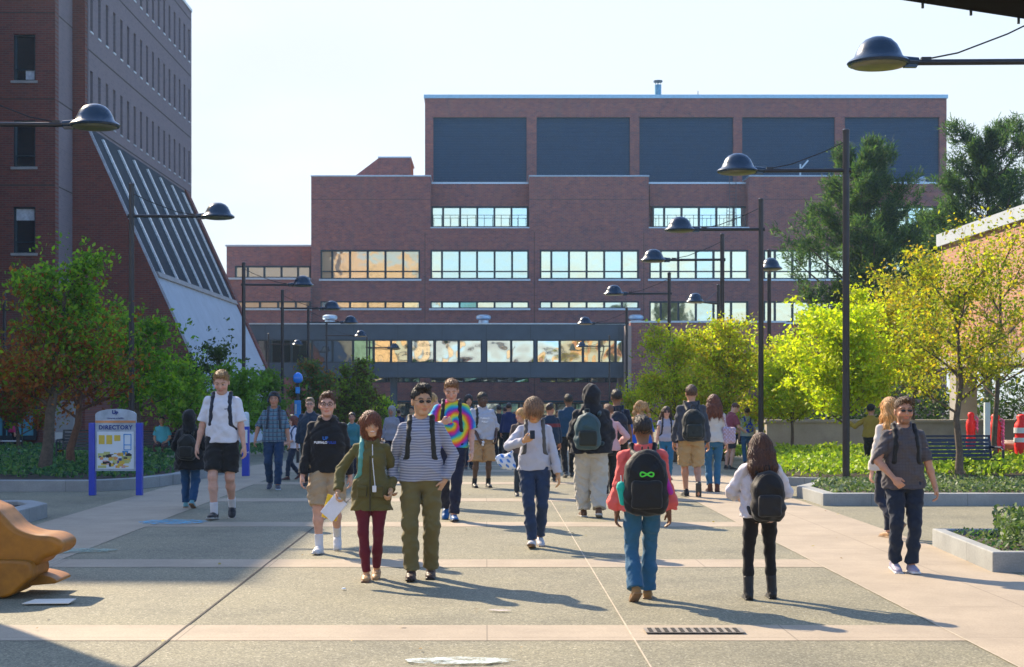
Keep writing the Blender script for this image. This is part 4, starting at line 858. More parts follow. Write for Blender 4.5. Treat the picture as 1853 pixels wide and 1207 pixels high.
def make_body(p, g, h):
    W, G, fem = p.get('w',1.0), p.get('g',1.0), p.get('fem', False); S = g['sides']
    F = Field((-.72,-.62,-.02), (.72,.62,1.86), h) if p.get('wide') else Field((-.5,-.52,-.02), (.5,.52,1.86), h)
    F.slices(g['T'], slope_torso(W, G, fem), .03)
    for sg, s in S.items():
        leg = (.92 if fem else 1.0)*(.84 if p['bot'].get('kind','trousers') == 'trousers' else 1)
        F.chain([s['hip'], s['hip']*.5+s['kn']*.5, s['kn'], s['kn']*.68+s['an']*.32, s['an']], [.085*G, .075*leg*G, .053*leg, .052*leg, .034], .03)
        A, M = foot_frame(s); q = lambda x,y,z: A+M@np.array([x,y,z])
        F.cone(q(0,.02,-.045), q(0,-.12,-.062), .032, .026, .02); F.cone(q(0,-.12,-.062), q(.0,-.16,-.066), .026, .02, .02)
        ar = .9 if fem else 1.0; a2 = ar*(.86 if p['top'].get('sleeve','long') == 'long' else 1)
        F.chain([g['tp']((sg*.085*W,.008,1.405)), s['sh'], s['sh']*.5+s['el']*.5, s['el'], s['el']*.65+s['wr']*.35, s['wr']], [.042, .043*a2, .041*a2, .037*a2, .036*ar, .024], .022)
        fd = s['wr']-s['el']; ang = p.get('pa' if sg > 0 else 'pb'); pn = np.array(ang if ang else (-sg*.9, .25, 0)); th = np.array(p.get('ta' if sg > 0 else 'tb', (0,-1,.2)))
        hd = p.get('da' if sg > 0 else 'db'); hand_prims(F, s['wr'], fd if hd is None else np.array(hd, float), pn, th, s['grip'])
    hc, M = g['H']; q = lambda x,y,z: hc+M@np.array([x,y,z]); fs = .94 if fem else 1.0
    F.cone(g['nb']-np.array([0,0,.03]), q(0,.022,-.05), .058*fs, .054*fs, .025)
    F.ell(q(0,.014,.03), (.077,.096,.090), M, .02); F.ell(q(0,-.018,-.035), (.064*fs,.074,.078), M, .03); F.cone(q(-.018,-.066,-.092), q(.018,-.066,-.092), .022*fs, .022*fs, .02)
    F.ell(q(0,-.068,.028), (.058,.024,.016), M, .015)
    for sx in (-1,1):
        F.ell(q(sx*.031,-.094,.006), (.017,.012,.011), M, sub=True); F.ell(q(sx*.031,-.078,.006), (.013,.012,.011), M, .003)
        F.ell(q(sx*.078,.012,-.012), (.009,.019,.031), M, .006); F.ell(q(sx*.042,-.062,-.028), (.022,.022,.02), M, .02)
    F.cone(q(0,-.088,.008), q(0,-.107,-.026), .008, .0125, .012); F.ell(q(0,-.092,-.030), (.018,.012,.009), M, .008)
    F.ell(q(0,-.084,-.055), (.023,.013,.007), M, .006); F.ell(q(0,-.083,-.066), (.020,.013,.007), M, .006)
    V, Q = F.mesh(); skin = np.array(p.get('skin', (.50,.27,.17))); col = np.tile(skin, (len(V),1))
    L = (V-hc)@M/g['hs']**2; x, y, z = L[:,0], L[:,1], L[:,2]; ax = np.abs(x); fr = y < -.055
    hcol = np.array(p.get('hairc', (.05,.03,.02)))
    def paint(mask, c, a=1.0): col[mask] = col[mask]*(1-a)+np.array(c)*a
    paint(fr & (((ax-.038)/.03)**2+((z+.03)/.022)**2 < 1), skin*np.array((1.12,.82,.78)), .5)
    paint(fr & ((x/.026)**2+((z+.060)/.012)**2 < 1), skin*np.array((.85,.5,.5)), .85)
    if p.get('smile'): paint(fr & ((x/.021)**2+((z+.059)/.0055)**2 < 1), (.75,.72,.68), .9)
    paint(fr & (np.abs(ax-.033) < .019) & (np.abs(z-.030+.25*np.abs(ax-.033)) < .0065), hcol, .8)
    paint(fr & (((ax-.031)/.013)**2+((z-.006)/.0055)**2 < 1), (.36,.31,.28)); paint(fr & (((ax-.031)/.0065)**2+((z-.006)/.0065)**2 < 1), (.03,.02,.015))
    if p.get('beard'): paint((y < -.01) & (z < -.045) & (ax < .08) & (z > -.13) & ~((ax < .022) & (np.abs(z+.06) < .01)), hcol, p['beard'])
    return V, Q, col
def torso_y(rows, x, z, front=True):
    zz = [r[0] for r in rows]; a, b, yc = (np.interp(z, zz, [r[i] for r in rows]) for i in (1,2,3))
    q = math.sqrt(max(1-(x/a)**2, .02)); return yc-(b*q if front else -b*q)
def top_rows(p):
    W, G, fem = p.get('w',1.0), p.get('g',1.0), p.get('fem', False); t = p['top']; e = t.get('e',.016); lo = t.get('loose',.02); hem = t.get('hem', .90)
    rows = []
    for z, a, b, y in slope_torso(W, G, fem):
        k = max(0, min(1, (1.36-z)/.3)); aa = a+e+lo*k; bb = b+e+lo*k*.8
        if t.get('boxy') and z < 1.3: aa = max(aa, .165*W*G+e+lo*.6); bb = max(bb, .112*G+e+lo*.6)
        if z < 1.08: aa = max(aa, .172*W*G+e+.013); bb = max(bb, .120*G+e+.013)
        rows.append((z, aa, bb, y))
    rows = [r for r in rows if r[0] > max(hem, .865)]; base = rows[0]
    if hem < .85: base = (base[0], max(base[1], .195*W+e), max(base[2], .125+e), base[3]); rows.insert(0, (.93, base[1]-.006, base[2]-.004, base[3])); rows = sorted(rows)
    fl = t.get('flare', 0); rows.insert(0, (hem, (max(base[1], (.165 if hem > .9 else .182)*W*G+e+lo))+fl, max(base[2], .112*G+e+lo)+fl, base[3]))
    return rows
def make_top(p, g, h, seed):
    t = p['top']; zt = 1.95 if p['top'].get('hoodup') else 1.72; F = Field((-.72,-.62,.5), (.72,.62,zt), h) if p.get('wide') else Field((-.5,-.52,.5), (.5,.52,zt), h)
    e = t.get('e',.016); rows = top_rows(p); W = p.get('w',1.0)
    F.slices(g['T'], rows, .02)
    up = g['T'][1]@np.array([0,0,1.0]); hemp = g['tp']((0,0,t.get('hem',.90)+.006)); F.clip(hemp, -up)
    slv = t.get('sleeve', 'long'); ar = .9 if p.get('fem') else 1.0
    A = F.like()
    for sg, s in g['sides'].items():
        sh, el, wr = s['sh'], s['el'], s['wr']; r0 = g['tp']((sg*.085*W,.008,1.400-e*.5)); sl = t.get('sl', e)
        B = F.like()
        if slv == 'short':
            d = (el-sh); c = sh+d*t.get('slen', .72); B.chain([r0, sh, c+d*.1], [.040+e*.8, .041*ar+sl*.8, .047*ar+sl*1.8], .02); B.clip(c, d)
        elif slv == 'elbow':
            d = (wr-el); c = el+d*t.get('slen', .15); B.chain([r0, sh, el, c+d*.05], [.040+e*.8, .040*ar+sl*.8, .041*ar+sl, .040+sl], .015); B.clip(c, d)
        else:
            d = (wr-el); c = el+d*t.get('slen', .96); cu = .034+sl*.7 if not t.get('bell') else .034+t['bell']
            B.chain([r0, sh, sh*.5+el*.5, el, el*.4+wr*.6, c+d*.08], [.040+e*.8, .041*ar+sl*.75, .041*ar+sl*.85, .038*ar+sl, .038+sl*(1 if not t.get('bell') else 2.2), cu], .015)
            if not t.get('bell'): B.cone(c-d*.06, c, .033+sl*.75, .033+sl*.75, .01)
            B.clip(c, d)
        A.V = np.minimum(A.V, B.V)
    F.V = smin(F.V, A.V, .014)
    if t.get('hood'):
        F.ell(g['tp']((0,.085,1.44)), (.12,.07,.075), g['T'][1], .03); F.ell(g['tp']((0,-.01,1.475)), (.10,.10,.035), g['T'][1], .02)
    if t.get('collar'):
        for sg in (-1,1): F.cone(g['tp']((sg*.05,-.075,1.44)), g['tp']((sg*.075,.05,1.50)), .016, .018, .012); F.cone(g['tp']((sg*.05,-.08,1.44)), g['tp']((sg*.03,-.105,1.36)), .014, .008, .01)
    if t.get('hoodup'):
        hc, M = g['H']; q = lambda x,y,z: hc+M@np.array([x,y,z])
        F.ell(q(0,.035,.02), (.112,.135,.138), M, .05); F.cone(q(0,.04,-.08), g['tp']((0,.03,1.42)), .10, .13, .05)
        F.ell(q(0,-.14,-.01), (.072,.10,.10), M, sub=True)
    if t.get('folds', .005): F.folds(t.get('folds', .005)*1.25, seed, .75); F.folds(t.get('folds', .005)*.5, seed+9, 1.5)
    if not t.get('hoodup'):
        nk = t.get('neck', 'crew')
        F.ell(g['tp']((0,-.035 if nk == 'crew' else -.05,1.512)), (.068,.085,.062), g['T'][1], sub=True)
        if nk in ('v','open'): 
            dz = t.get('vlen', .12); F.cone; B = F.like(); B.cone(g['tp']((0,-.125,1.47)), g['tp']((0,-.150,1.455-dz)), .058, .018, .01); F.V = np.maximum(F.V, -B.V)
    return F.mesh()
def make_bottom(p, g, h, seed):
    b = p['bot']; G, fem = p.get('g',1.0), p.get('fem', False); kind = b.get('kind','trousers'); e = b.get('e',.012); W = p.get('w',1)
    F = Field((-.42,-.62,-.02), (.42,.62,1.12), h); rows = [(z, a+e, c+e, y) for z, a, c, y in slope_torso(W, G, fem) if z < 1.1]
    F.slices(g['T'], rows, .02); F.clip(g['tp']((0,0,b.get('waist',min(1.03, max(p['top'].get('hem',.9)+.035,.93))))), g['T'][1]@np.array([0,0,1.0])); lg = .92 if fem else 1.0
    L = F.like()
    for sg, s in g['sides'].items():
        B = F.like(); hip, kn, an = s['hip'], s['kn'], s['an']; hip = hip+np.array([0,0,.02])
        if kind == 'shorts':
            d = kn-hip; c = hip+d*b.get('len', .92); B.chain([hip, hip*.5+kn*.5, c+d*.1], [.090*G+e, .080*G+e*1.3+b.get('wide',.01)*.5, .068*G+e*1.2+b.get('wide',.01)*.8], .03); B.clip(c, d)
            if b.get('cargo'): m = hip*.4+kn*.6; B.rbox(m+np.array([sg*.085,0,0]), (.028,.06,.07), .02, None, .02)
        else:
            kr, ar = b.get('knee', .062), b.get('ankle', .058); d = an-kn; c = kn+d*b.get('len', .97)
            B.chain([hip, hip*.5+kn*.5, kn, kn*.5+an*.5, c+d*.08], [.088*G*lg+e, (.076*G*lg+e+kr+.012)/2 if kr > .07 else .077*G*lg+e, kr, max((kr+ar)/2, .054*lg+e*.8), ar], .03); B.clip(c, d)
            if b.get('stack'): B.cone(c-d*.06, c-d*.01, ar+.006, ar+.01, .01); B.clip(c, d)
        L.V = smin(L.V, B.V, .008)
    F.V = smin(F.V, L.V, .03)
    if kind == 'shorts':
        k_ = (g['sides'][1]['kn']+g['sides'][-1]['kn'])/2; h_ = g['pel']*.45+k_*.55; B = F.like(); B.cone(h_, k_-np.array([0,0,.05]), .004, .026, .003); B.cone(h_+np.array([0,-.07,0]), k_+np.array([0,-.08,-.05]), .004, .028, .003); B.cone(h_+np.array([0,.07,0]), k_+np.array([0,.08,-.05]), .004, .028, .003); F.V = np.maximum(F.V, -B.V)
    if b.get('folds', .004): F.folds(b.get('folds', .004)*1.25, seed+5, .8); F.folds(b.get('folds', .004)*.6, seed+6, 1.6)
    return F.mesh()
def make_shoe(s, kind, h):
    A, M = foot_frame(s); F = Field(A-np.array([.3,.3,.2]), A+np.array([.3,.3,.5]), h); q = lambda x,y,z: A+M@np.array([x,y,z])
    F.cone(q(0,.035,-.045), q(0,-.06,-.045), .042, .042, .02); F.ell(q(0,-.095,-.058), (.047,.088,.034), M, .02)
    if kind == 'boot': F.chain([q(0,.02,-.04), s['an'], s['an']*.55+s['kn']*.45], [.044,.05,.058], .02); F.clip(s['an']*.62+s['kn']*.38, s['kn']-s['an'])
    elif kind == 'flat': F.ell(q(0,-.03,-.0), (.035,.07,.028), M, sub=True)
    elif kind == 'high': F.cone(q(0,.02,-.04), q(0,.015,.035), .042, .044, .02)
    else: F.cone(q(0,.02,-.03), q(0,.015,.005), .040, .040, .02)
    F.rbox(q(0,-.055,-.076), (.045,.125,.010), .009, M, .006)
    F.clip(q(0,0,-.085), -(M@np.array([0,0,1.0])))
    V, Q = F.mesh(); return V, Q, ((V-A)@M)[:,2]
def make_hair(p, g, h, seed):
    hc, M = g['H']; st = p.get('hair','short'); q = lambda x,y,z: hc+M@np.array([x,y,z])
    F = Field(hc-np.array([.32,.32,.62]), hc+np.array([.32,.32,.24]), h)
    up = 0.0
    if st == 'buzz': F.ell(q(0,.016,.034), (.081,.099,.093), M)
    elif st == 'short': F.ell(q(0,.016,.038), (.0805,.100,.092), M); F.ell(q(.01,-.035,.100), (.055,.06,.032), M, .03)
    elif st == 'quiff': F.ell(q(0,.016,.042), (.083,.102,.094), M); F.ell(q(0,-.035,.118), (.060,.065,.038), M, .02)
    elif st == 'mop': F.ell(q(0,.01,.035), (.100,.118,.112), M); F.ell(q(0,-.06,.055), (.078,.055,.05), M, .03)
    elif st == 'bob': F.ell(q(0,.015,.035), (.097,.112,.105), M); F.ell(q(0,.03,-.06), (.100,.095,.095), M, .04)
    elif st in ('long','pony','curly','bun'):
        F.ell(q(0,.015,.035), (.092,.110,.103), M)
    n = np.array([0,.761,.648]); A = q(0,-.078,.080); nn = -(M@n)
    if st in ('bob','long','curly','mop'):
        B = F.like(); B.ell(q(0,-.115,-.06 if st != 'mop' else -.05), (.055 if st != 'mop' else .062,.09,.112 if st != 'mop' else .085), M); F.V = np.maximum(F.V, -B.V)
        F.clip(q(0,0,-.135 if st != 'mop' else -.055), -(M@np.array([0,0,1.0]))) if st in ('bob','mop') else None
    else: F.clipj(A, nn, .006, seed, M); F.clip(q(0,0,-.075), -(M@np.array([0,.2,1.0])))
    tl = p.get('hlen', .33); dn = np.array([0,0,-1.0])
    back = M@np.array([0,1.0,0]); b0 = q(0,.06,-.02)
    if st == 'long':
        B = F.like()
        bo_ = .10 if p.get('pack') else .035
        for o, w in ((-.065,.052),(0,.062),(.065,.052)):
            sx = M@np.array([o,0,0]); B.chain([q(o,.045,.02), b0+sx*1.1+back*.02+dn*.06, b0+sx*1.4+back*(bo_*.8)+dn*(tl*.6), b0+sx*1.2+back*bo_+dn*tl], [w,w+.008,w,.02], .04)
        if p.get('hfront'):
            for sgn in p['hfront']: B.chain([q(sgn*.07,0,.0), q(sgn*.085,-.01,-.09), q(sgn*.10,-.05,-.09)+dn*tl*.6], [.03,.034,.014], .03)
        F.V = smin(F.V, B.V, .03)
    if st == 'curly':
        rr = random.Random(seed)
        for i in range(26):
            a = rr.uniform(0, 6.28); zz = rr.uniform(-.26,.08); rad = .07+.075*min(1, (.1-zz)/.2); v = np.array([math.cos(a)*rad, .05+abs(math.sin(a))*rad*.75, zz]); F.ell(q(*v), (.045,.045,.05), M, .015)
    if st == 'pony': F.chain([q(0,.09,.05), q(0,.135,.03), q(0,.14,-.05), q(.01,.12,-.05)+dn*tl*.5, q(.01,.11,-.05)+dn*tl], [.03,.033,.036,.03,.01], .02)
    if st == 'bun': F.ell(q(0,.10,.075), (.045,.045,.045), M, .01)
    _, x, y, z = F.sub(F.lo, F.lo+F.h*F.n); a = seed*2.1
    F.V += (.0022*(np.sin(x*300+y*60+a+1.6*np.sin(z*14))+np.sin(y*260-x*110+a*2+1.6*np.sin(z*12+x*30)))*(1.5 if st in ('curly','mop') else 1)).astype(np.float32)
    return F.mesh()
CL = None
def person(px, py, hpx, yaw, label, group=None, h=.008, seed=0, **p):
    """a person whose heels stand where the photograph's column px meets its ground row py, hpx rows tall"""
    global CL
    if CL is None: CL = dict(skin=skinmat(), cloth=cloth(), hair=hairmat(), shoe=cloth('shoe_leather', rough=.45), gear=cloth('nylon', rough=.6), lens=plain('dark_lens', (.01,.01,.012), .08))
    d = depth(py) if p.get('d') is None else p['d']; H = hpx*d/FPX; s = H/1.765; x, y, z = at(px, d)
    g = rig(p); rot = R(yaw)
    V, Q, col = make_body(p, g, h)
    body = mesh_np('person', V*s, Q, CL['skin'], None, True, col, loc=(x, y, z)); body.rotation_euler = (0,0,rot)
    tag(body, label, 'person', group)
    def piece(nm, V, Q, c, m, lab=None, par=None):
        V = np.asarray(V); cc = np.tile(np.array(c if not callable(c) else (0,0,0)), (len(V),1)).astype(float)
        if callable(c): cc = c(V, g)
        o = mesh_np(nm, V*s, Q, m, par or body, True, cc)
        if lab: o['label'] = lab
        return o
    hh = max(h, .007)
    t = p.get('top'); nm = t.get('name','shirt')
    V, Q = make_top(p, g, hh, seed); top = piece(nm, V, Q, t['c'], t.get('mat') or CL['cloth'])
    b = p.get('bot'); V, Q = make_bottom(p, g, hh, seed); piece(b.get('kind','trousers') if not b.get('name') else b['name'], V, Q, b['c'], b.get('mat') or CL['cloth'])
    sh = p.get('shoe', ('shoe', (.03,.03,.03), (.25,.24,.22)))
    for sg in (1,-1):
        V, Q, lz = make_shoe(g['sides'][sg], sh[0], hh); cc = np.where((lz < -.062)[:,None], np.array(sh[2])[None], np.array(sh[1])[None])
        mesh_np('shoe', V*s, Q, CL['shoe'], body, True, cc)
        if p.get('sock'):
            q = g['sides'][sg]; F = Field(q['an']-.2, q['an']+.3, hh); a, k = q['an'], q['kn']; F.cone(a-(k-a)*.05, a+(k-a)*p['sock'][1], .043, .047, .01); F.clip(a+(k-a)*p['sock'][1], k-a); V, Q = F.mesh(); piece('sock', V, Q, p['sock'][0], CL['cloth'])
    if p.get('hair','short') != 'none' and not (t.get('hoodup')):
        V, Q = make_hair(p, g, max(h*.8,.0055), seed)
        hc, M = g['H']; c0 = np.array(p.get('hairc', (.05,.03,.02))); rr = np.random.RandomState(seed)
        def hcf(V, g): L = (V-hc)@M/g['hs']**2; a = .85+.3*np.sin(L[:,0]*190+L[:,1]*60+3*np.sin(L[:,2]*40)); return c0[None]*a[:,None]
        cv = hcf(V, g)
        if h < .0095 and len(Q):                      # loose strands lying over the cut of the hair
            n = {'buzz':500,'short':900,'quiff':900}.get(p.get('hair','short'), 2400); qi = rr.randint(0, len(Q), n); P0 = V[Q[qi]].mean(1); nr = np.cross(V[Q[qi,1]]-V[Q[qi,0]], V[Q[qi,3]]-V[Q[qi,0]]); nr /= np.linalg.norm(nr,axis=1)[:,None]+1e-9
            long_ = p.get('hair','short') in ('long','bob','mop','pony'); dn = (-M[:,2] if long_ else (M@np.array([.25,-.55,.1])))+rr.randn(n,3)*(.22 if long_ else .5); dn -= nr*(dn*nr).sum(1)[:,None]*.75; dn /= np.linalg.norm(dn,axis=1)[:,None]
            Ls = rr.uniform(.03,.085,(n,1)) if long_ else rr.uniform(.012,.03,(n,1)); sd = np.cross(dn, nr); wd = .0022; A0 = P0+nr*.001; B0 = A0+dn*Ls*.5+nr*.0035; C0 = A0+dn*Ls+nr*rr.uniform(-.001,.006,(n,1))
            SV = np.stack([A0-sd*wd, A0+sd*wd, B0+sd*wd, B0-sd*wd, C0+sd*wd*.4, C0-sd*wd*.4],1).reshape(-1,3); b0_ = len(V)+np.arange(n)*6
            SF = np.concatenate([np.stack([b0_,b0_+1,b0_+2,b0_+3],1), np.stack([b0_+3,b0_+2,b0_+4,b0_+5],1)]); sc = c0[None]*rr.uniform(.6,2.0,(n,1)); cv = np.concatenate([cv, np.repeat(sc,6,0)]); V = np.concatenate([V, SV]); Q = np.concatenate([Q, SF])
        mesh_np('hair', V*s, Q, CL['hair'], body, True, cv)
    hc, M = g['H']; q = lambda x,y,z: hc+M@np.array([x,y,z])
    if p.get('glasses'):
        F = Field(hc-.16, hc+.16, .004); dark = p['glasses'] == 'dark'
        for sx in (-1,1):
            if dark: F.ell(q(sx*.031,-.094,.004), (.023,.007,.0135), M, .002)
            else:
                pts = [q(sx*.032+.025*math.cos(a),-.100,.005+.016*math.sin(a)) for a in np.linspace(0,6.283,11)]; F.chain(pts, [.0032]*11, .002)
            F.cone(q(sx*.058,-.09,.01), q(sx*.083,.01,.008), .003, .003, .002)
        F.cone(q(-.012,-.104,.01), q(.012,-.104,.01), .003, .003, .002); V, Q = F.mesh(); piece('glasses', V, Q, (.01,.01,.01), CL['lens'])
    if p.get('cap'):
        F = Field(hc-.25, hc+.25, hh); F.ell(q(0,.012,.045), (.094,.112,.102), M); F.clip(q(0,0,.035), -(M@np.array([0,.35,1.0]))); 
        if p['cap'][1] == 'phones':
            for sx in (-1,1): F.ell(q(sx*.096,.012,-.01), (.022,.036,.042), M, .01)
        if p['cap'][1] == 'peak': F.ell(q(0,-.12,.06), (.07,.07,.012), M, .01)
        V, Q = F.mesh(); piece('cap', V, Q, p['cap'][0], CL['cloth'])
    if p.get('extra'): p['extra'](body, g, s, piece, hh)
    bp = p.get('pack')
    if bp: backpack(p, g, s, body, bp, hh, seed)
    return body, g, s
def backpack(p, g, s, body, bp, h, seed):
    rows = top_rows(p); tp = g['tp']; T = g['T'][1]; c = np.array(bp['c']); front_only = bp.get('front')
    w_, hh_, d_ = bp.get('size', (.155,.235,.085)); zc = bp.get('z', 1.18); xo = bp.get('x', 0)
    by = torso_y(rows, 0, zc, False)+d_*.9
    base = tp((xo, by, zc-hh_)); root = bpy.data.objects.new('backpack', None); C.objects.link(root); root.empty_display_size = .2
    rz = body.rotation_euler[2]; Mz = Matrix.Rotation(rz, 3, 'Z'); off = Mz@Vector(tuple(base*s)); root.location = body.location+off; root.rotation_euler = (0,0,rz)
    tag(root, bp['label'], 'backpack', bp.get('group'))
    def pc(nm, V, Q, c, lab=None):
        o = mesh_np(nm, (V-base)*s, Q, CL['gear'], root, True, np.tile(np.array(c), (len(V),1)) if not callable(c) else c(V, g))
        if lab: o['label'] = lab
    F = Field(base-np.array([.36,.36,.12]), base+np.array([.36,.36,.64]), h)
    ctr = tp((xo, by, zc-hh_*.22)); F.rbox(ctr, (w_, d_, hh_*.78), min(.085, d_*.95), T, .03); F.ell(tp((xo, by-.01, zc+hh_*.28)), (w_*.97, d_*.98, hh_*.66), T, .05); F.ell(tp((xo, by+.02, zc-hh_*.45)), (w_*1.06, d_*1.12, hh_*.48), T, .04)
    F.folds(.009, seed+3, .8); V, Q = F.mesh(); pc('bag', V, Q, bp.get('cf', c))
    F = Field(base-np.array([.36,.36,.12]), base+np.array([.36,.36,.64]), h); F.rbox(tp((xo, by+d_*.95, zc-hh_*.38)), (w_*.74, d_*.42, hh_*.42), .035, T, .02); F.folds(.004, seed+4)
    V, Q = F.mesh(); pc('pocket', V, Q, bp.get('pc', c*.9+.004))
    F = Field(base-np.array([.36,.36,.12]), base+np.array([.36,.36,.64]), h); zt = zc+hh_
    F.chain([tp((xo-.03,by-d_*.4,zt-.02)), tp((xo-.025,by-d_*.5,zt+.035)), tp((xo+.025,by-d_*.5,zt+.035)), tp((xo+.03,by-d_*.4,zt-.02))], [.009]*4, .006); V, Q = F.mesh(); pc('handle', V, Q, c*.8)
    # a pale zip round the front
    F = Field(base-np.array([.36,.36,.12]), base+np.array([.36,.36,.64]), min(h,.007)); 
    F.chain([tp((xo+w_*.84*math.cos(a), by+d_*.86, zc+hh_*.1+hh_*.74*math.sin(a))) for a in np.linspace(.05, 3.09, 12)], [.006]*12, .004); V, Q = F.mesh()
    if len(V): pc('zip', V, Q, c*1.5+.02)
    for sg in bp.get('sides', (1,-1)):
        W = p.get('w', 1); xs = .098*W*sg; o = -.013+bp.get('lift', 0); F = Field(g['T'][0]+np.array([-.5,-.5,.7]), g['T'][0]+np.array([.5,.5,1.72]), h)
        pts = [(xs*.8, by-d_*.7, min(zc+hh_*.85, 1.40)), (xs*.9, torso_y(rows, xs*.9, 1.40, False)+o, 1.41), (xs, .01, 1.475+top_e(p)), (xs, torso_y(rows, xs, 1.40)-o*2, 1.425)]
        for z in (1.36, 1.28, 1.20, 1.12): pts.append((xs*(1+(1.36-z)*.75), torso_y(rows, xs*(1+(1.36-z)*.75), z)-o, z))
        pts += [(sg*(W*.145+.01), -.03, 1.06), (sg*.13, by-d_*.8, zc-hh_*.7)]
        F.chain([tp(q) for q in pts], [.026]*len(pts), .012); V, Q = F.mesh()
        if len(V): pc('strap', V, Q, bp.get('sc', c))
    if bp.get('extra'): bp['extra'](pc, tp, xo, by, zc, w_, d_, hh_, T, base, h)
def top_e(p): return p['top'].get('e', .016)-.016
def skinmat():
    m, t, b = _new('skin'); a = t.nodes.new('ShaderNodeAttribute'); a.attribute_name = 'Col'
    v = coords(t); n = N(t, 'TexNoise', Scale=22.0, Detail=4.0); t.links.new(v, n.inputs['Vector'])
    t.links.new(mixc(t, 1.0, a.outputs['Color'], ramp(t, n.outputs['Fac'], [(.3,(.92,.9,.88)),(.7,(1.08,1.08,1.08))]), 'MULTIPLY'), b.inputs['Base Color'])
    b.inputs['Roughness'].default_value = .5; b.inputs['Subsurface Weight'].default_value = .12; b.inputs['Subsurface Radius'].default_value = (.02,.008,.004)
    return m
def hairmat():
    m, t, b = _new('hair'); a = t.nodes.new('ShaderNodeAttribute'); a.attribute_name = 'Col'; t.links.new(a.outputs['Color'], b.inputs['Base Color'])
    b.inputs['Roughness'].default_value = .42; v = coords(t, (90,90,9)); n = N(t, 'TexNoise', Scale=3.0, Detail=4.0); t.links.new(v, n.inputs['Vector']); bump(t, b, n.outputs['Fac'], .8, .01)
    return m
# ================================================================ lamps, signs, benches and other furniture
M_pole = plain('pole_paint', (.028,.026,.03), .38, .35, .2, scale=3, bstr=.05); M_dome = plain('lamp_dome', (.012,.03,.055), .26, .1, .15, scale=4, bstr=.02, coat=.15); M_lens = plain('lamp_lens', (.13,.13,.07), .3)
AZ, TZ = 4.18+CAM_H, 4.93+CAM_H
def lamp(px, d, ang, label, base=0.0, alen=1.65, x=None):
    """ang 0: the arm reaches to +x"""
    X, Y, Z = at(px, d); Z += base; az, tz = AZ-base, TZ-base
    r = empty('street_lamp', (X,Y,Z), R(ang), label, 'street lamp', 'plaza street lamps')
    p = MB(); p.tube([(0,0,0),(0,0,tz)], [.070,.063], 12); p.build('pole', M_pole, r, smooth=True)
    MB().lathe([(0,.05),(.12,.05),(.14,.0),(.14,-.1)], n=14).build('base_plate', M_pole, r, smooth=True)
    MB().lathe([(0,tz+.03),(.045,tz+.025),(.07,tz),(.066,tz-.06)], n=12).build('cap', M_pole, r, smooth=True)
    p = MB(); p.tube([(0,0,az),(alen,0,az-.01)], .038, 10); p.tube([(-.09,0,az),(.02,0,az)], .05, 10); p.box(alen-.28,alen-.16,-.03,.03,az-.02,az+.055); p.build('arm', M_pole, r, smooth=True)
    p = MB(); p.tube([(.03,0,tz-.22),(.4,0,tz-.40),(alen-.62,0,az+.11),(alen-.24,0,az+.035)], .011, 6); p.build('tie_cable', M_pole, r, smooth=True)
    h = MB(); hc = alen+.38
    h.lathe([(0,.325),(.09,.315),(.17,.28),(.235,.215),(.278,.13),(.305,.06),(.37,.02),(.39,-.005),(.375,-.03),(.30,-.045)], (hc,0,az-.01), 28, sx=1.0, sy=.92)
    h.tube([(alen-.12,0,az),(alen+.12,0,az+.015)], [.055,.062], 12); h.box(alen-.10,alen+.06,-.035,.035,az-.075,az-.03)
    hd = h.build('lamp_head', M_dome, r, smooth=True)
    MB().lathe([(.35,-.03),(.33,-.05),(.22,-.068),(0,-.075)], (hc,0,az-.01), 24, sy=.92).build('lens', M_lens, hd, smooth=True)
    return r
for px, d, ang, lab, base in [
    (1881, 18.1, 180, 'nearest right street lamp with only its domed head and arm in frame', 0),
    (1531, 26.9, 180, 'tallest looking right street lamp standing in the ivy bed', .15),
    (1377, 35.9, 180, 'second full lamp post from the right with its arm over the brick building', 0),
    (1307, 42.3, 180, 'right lamp post whose head hangs before the second floor windows', 0),
    (1211, 52.7, 180, 'right lamp whose head hangs in line with the narrow window strip', 0),
    (1134, 70.0, 180, 'thin distant right lamp next to the brick bridge pier', 0),
    (1103, 104.0, 180, 'farthest right lamp seen against the mirror glass of the bridge', 0),
    (-65, 22.3, 0, 'nearest left street lamp with its head in front of the dark brick wing', 0),
    (238, 33.7, 0, 'left lamp post rising behind the directory sign', .15),
    (441, 49.5, 0, 'left lamp post beside the white sloping base of the tower', 0),
    (511, 59.1, 0, 'left lamp over the narrow warm windows of the low wing', 0),
    (558, 69.1, 0, 'left lamp post above the man in the dark hooded jacket', 0),
    (591, 85.0, 0, 'distant left lamp standing against the end of the bridge', 0),
    (664, 107.0, 0, 'farthest left lamp seen against the warm bridge glass', 0),
    (486, 100.0, 0, 'small distant lamp in the shadow beneath the bridge roof at left', 0),
    (8, 60.0, -35, 'lamp at the left edge in front of the dark brick wing', 0),
    (1392, 46.0, -100, 'lamp facing the viewer left of the brown pine boughs', 0),
    (1300, 57.0, -125, 'small lamp turned sideways behind the fourth right lamp post', 0)]:
    lamp(px, d, ang, lab, base)
M_blue = plain('blue_paint', (.01,.045,.42), .4, .05, .1, coat=.3); M_face = plain('sign_grey', (.34,.40,.46), .5); M_white = plain('sign_white', (.60,.66,.70), .5, var=.06); M_ylw = plain('sign_yellow', (.60,.42,.05), .6, var=.1)
M_navy = plain('navy_print', (.01,.04,.20), .5); M_black = plain('black_print', (.02,.02,.02), .6); M_org = plain('sign_orange', (.60,.25,.09), .6); M_pnk = plain('map_pink', (.55,.28,.28), .6); M_sky = plain('map_blue', (.02,.22,.55), .6)
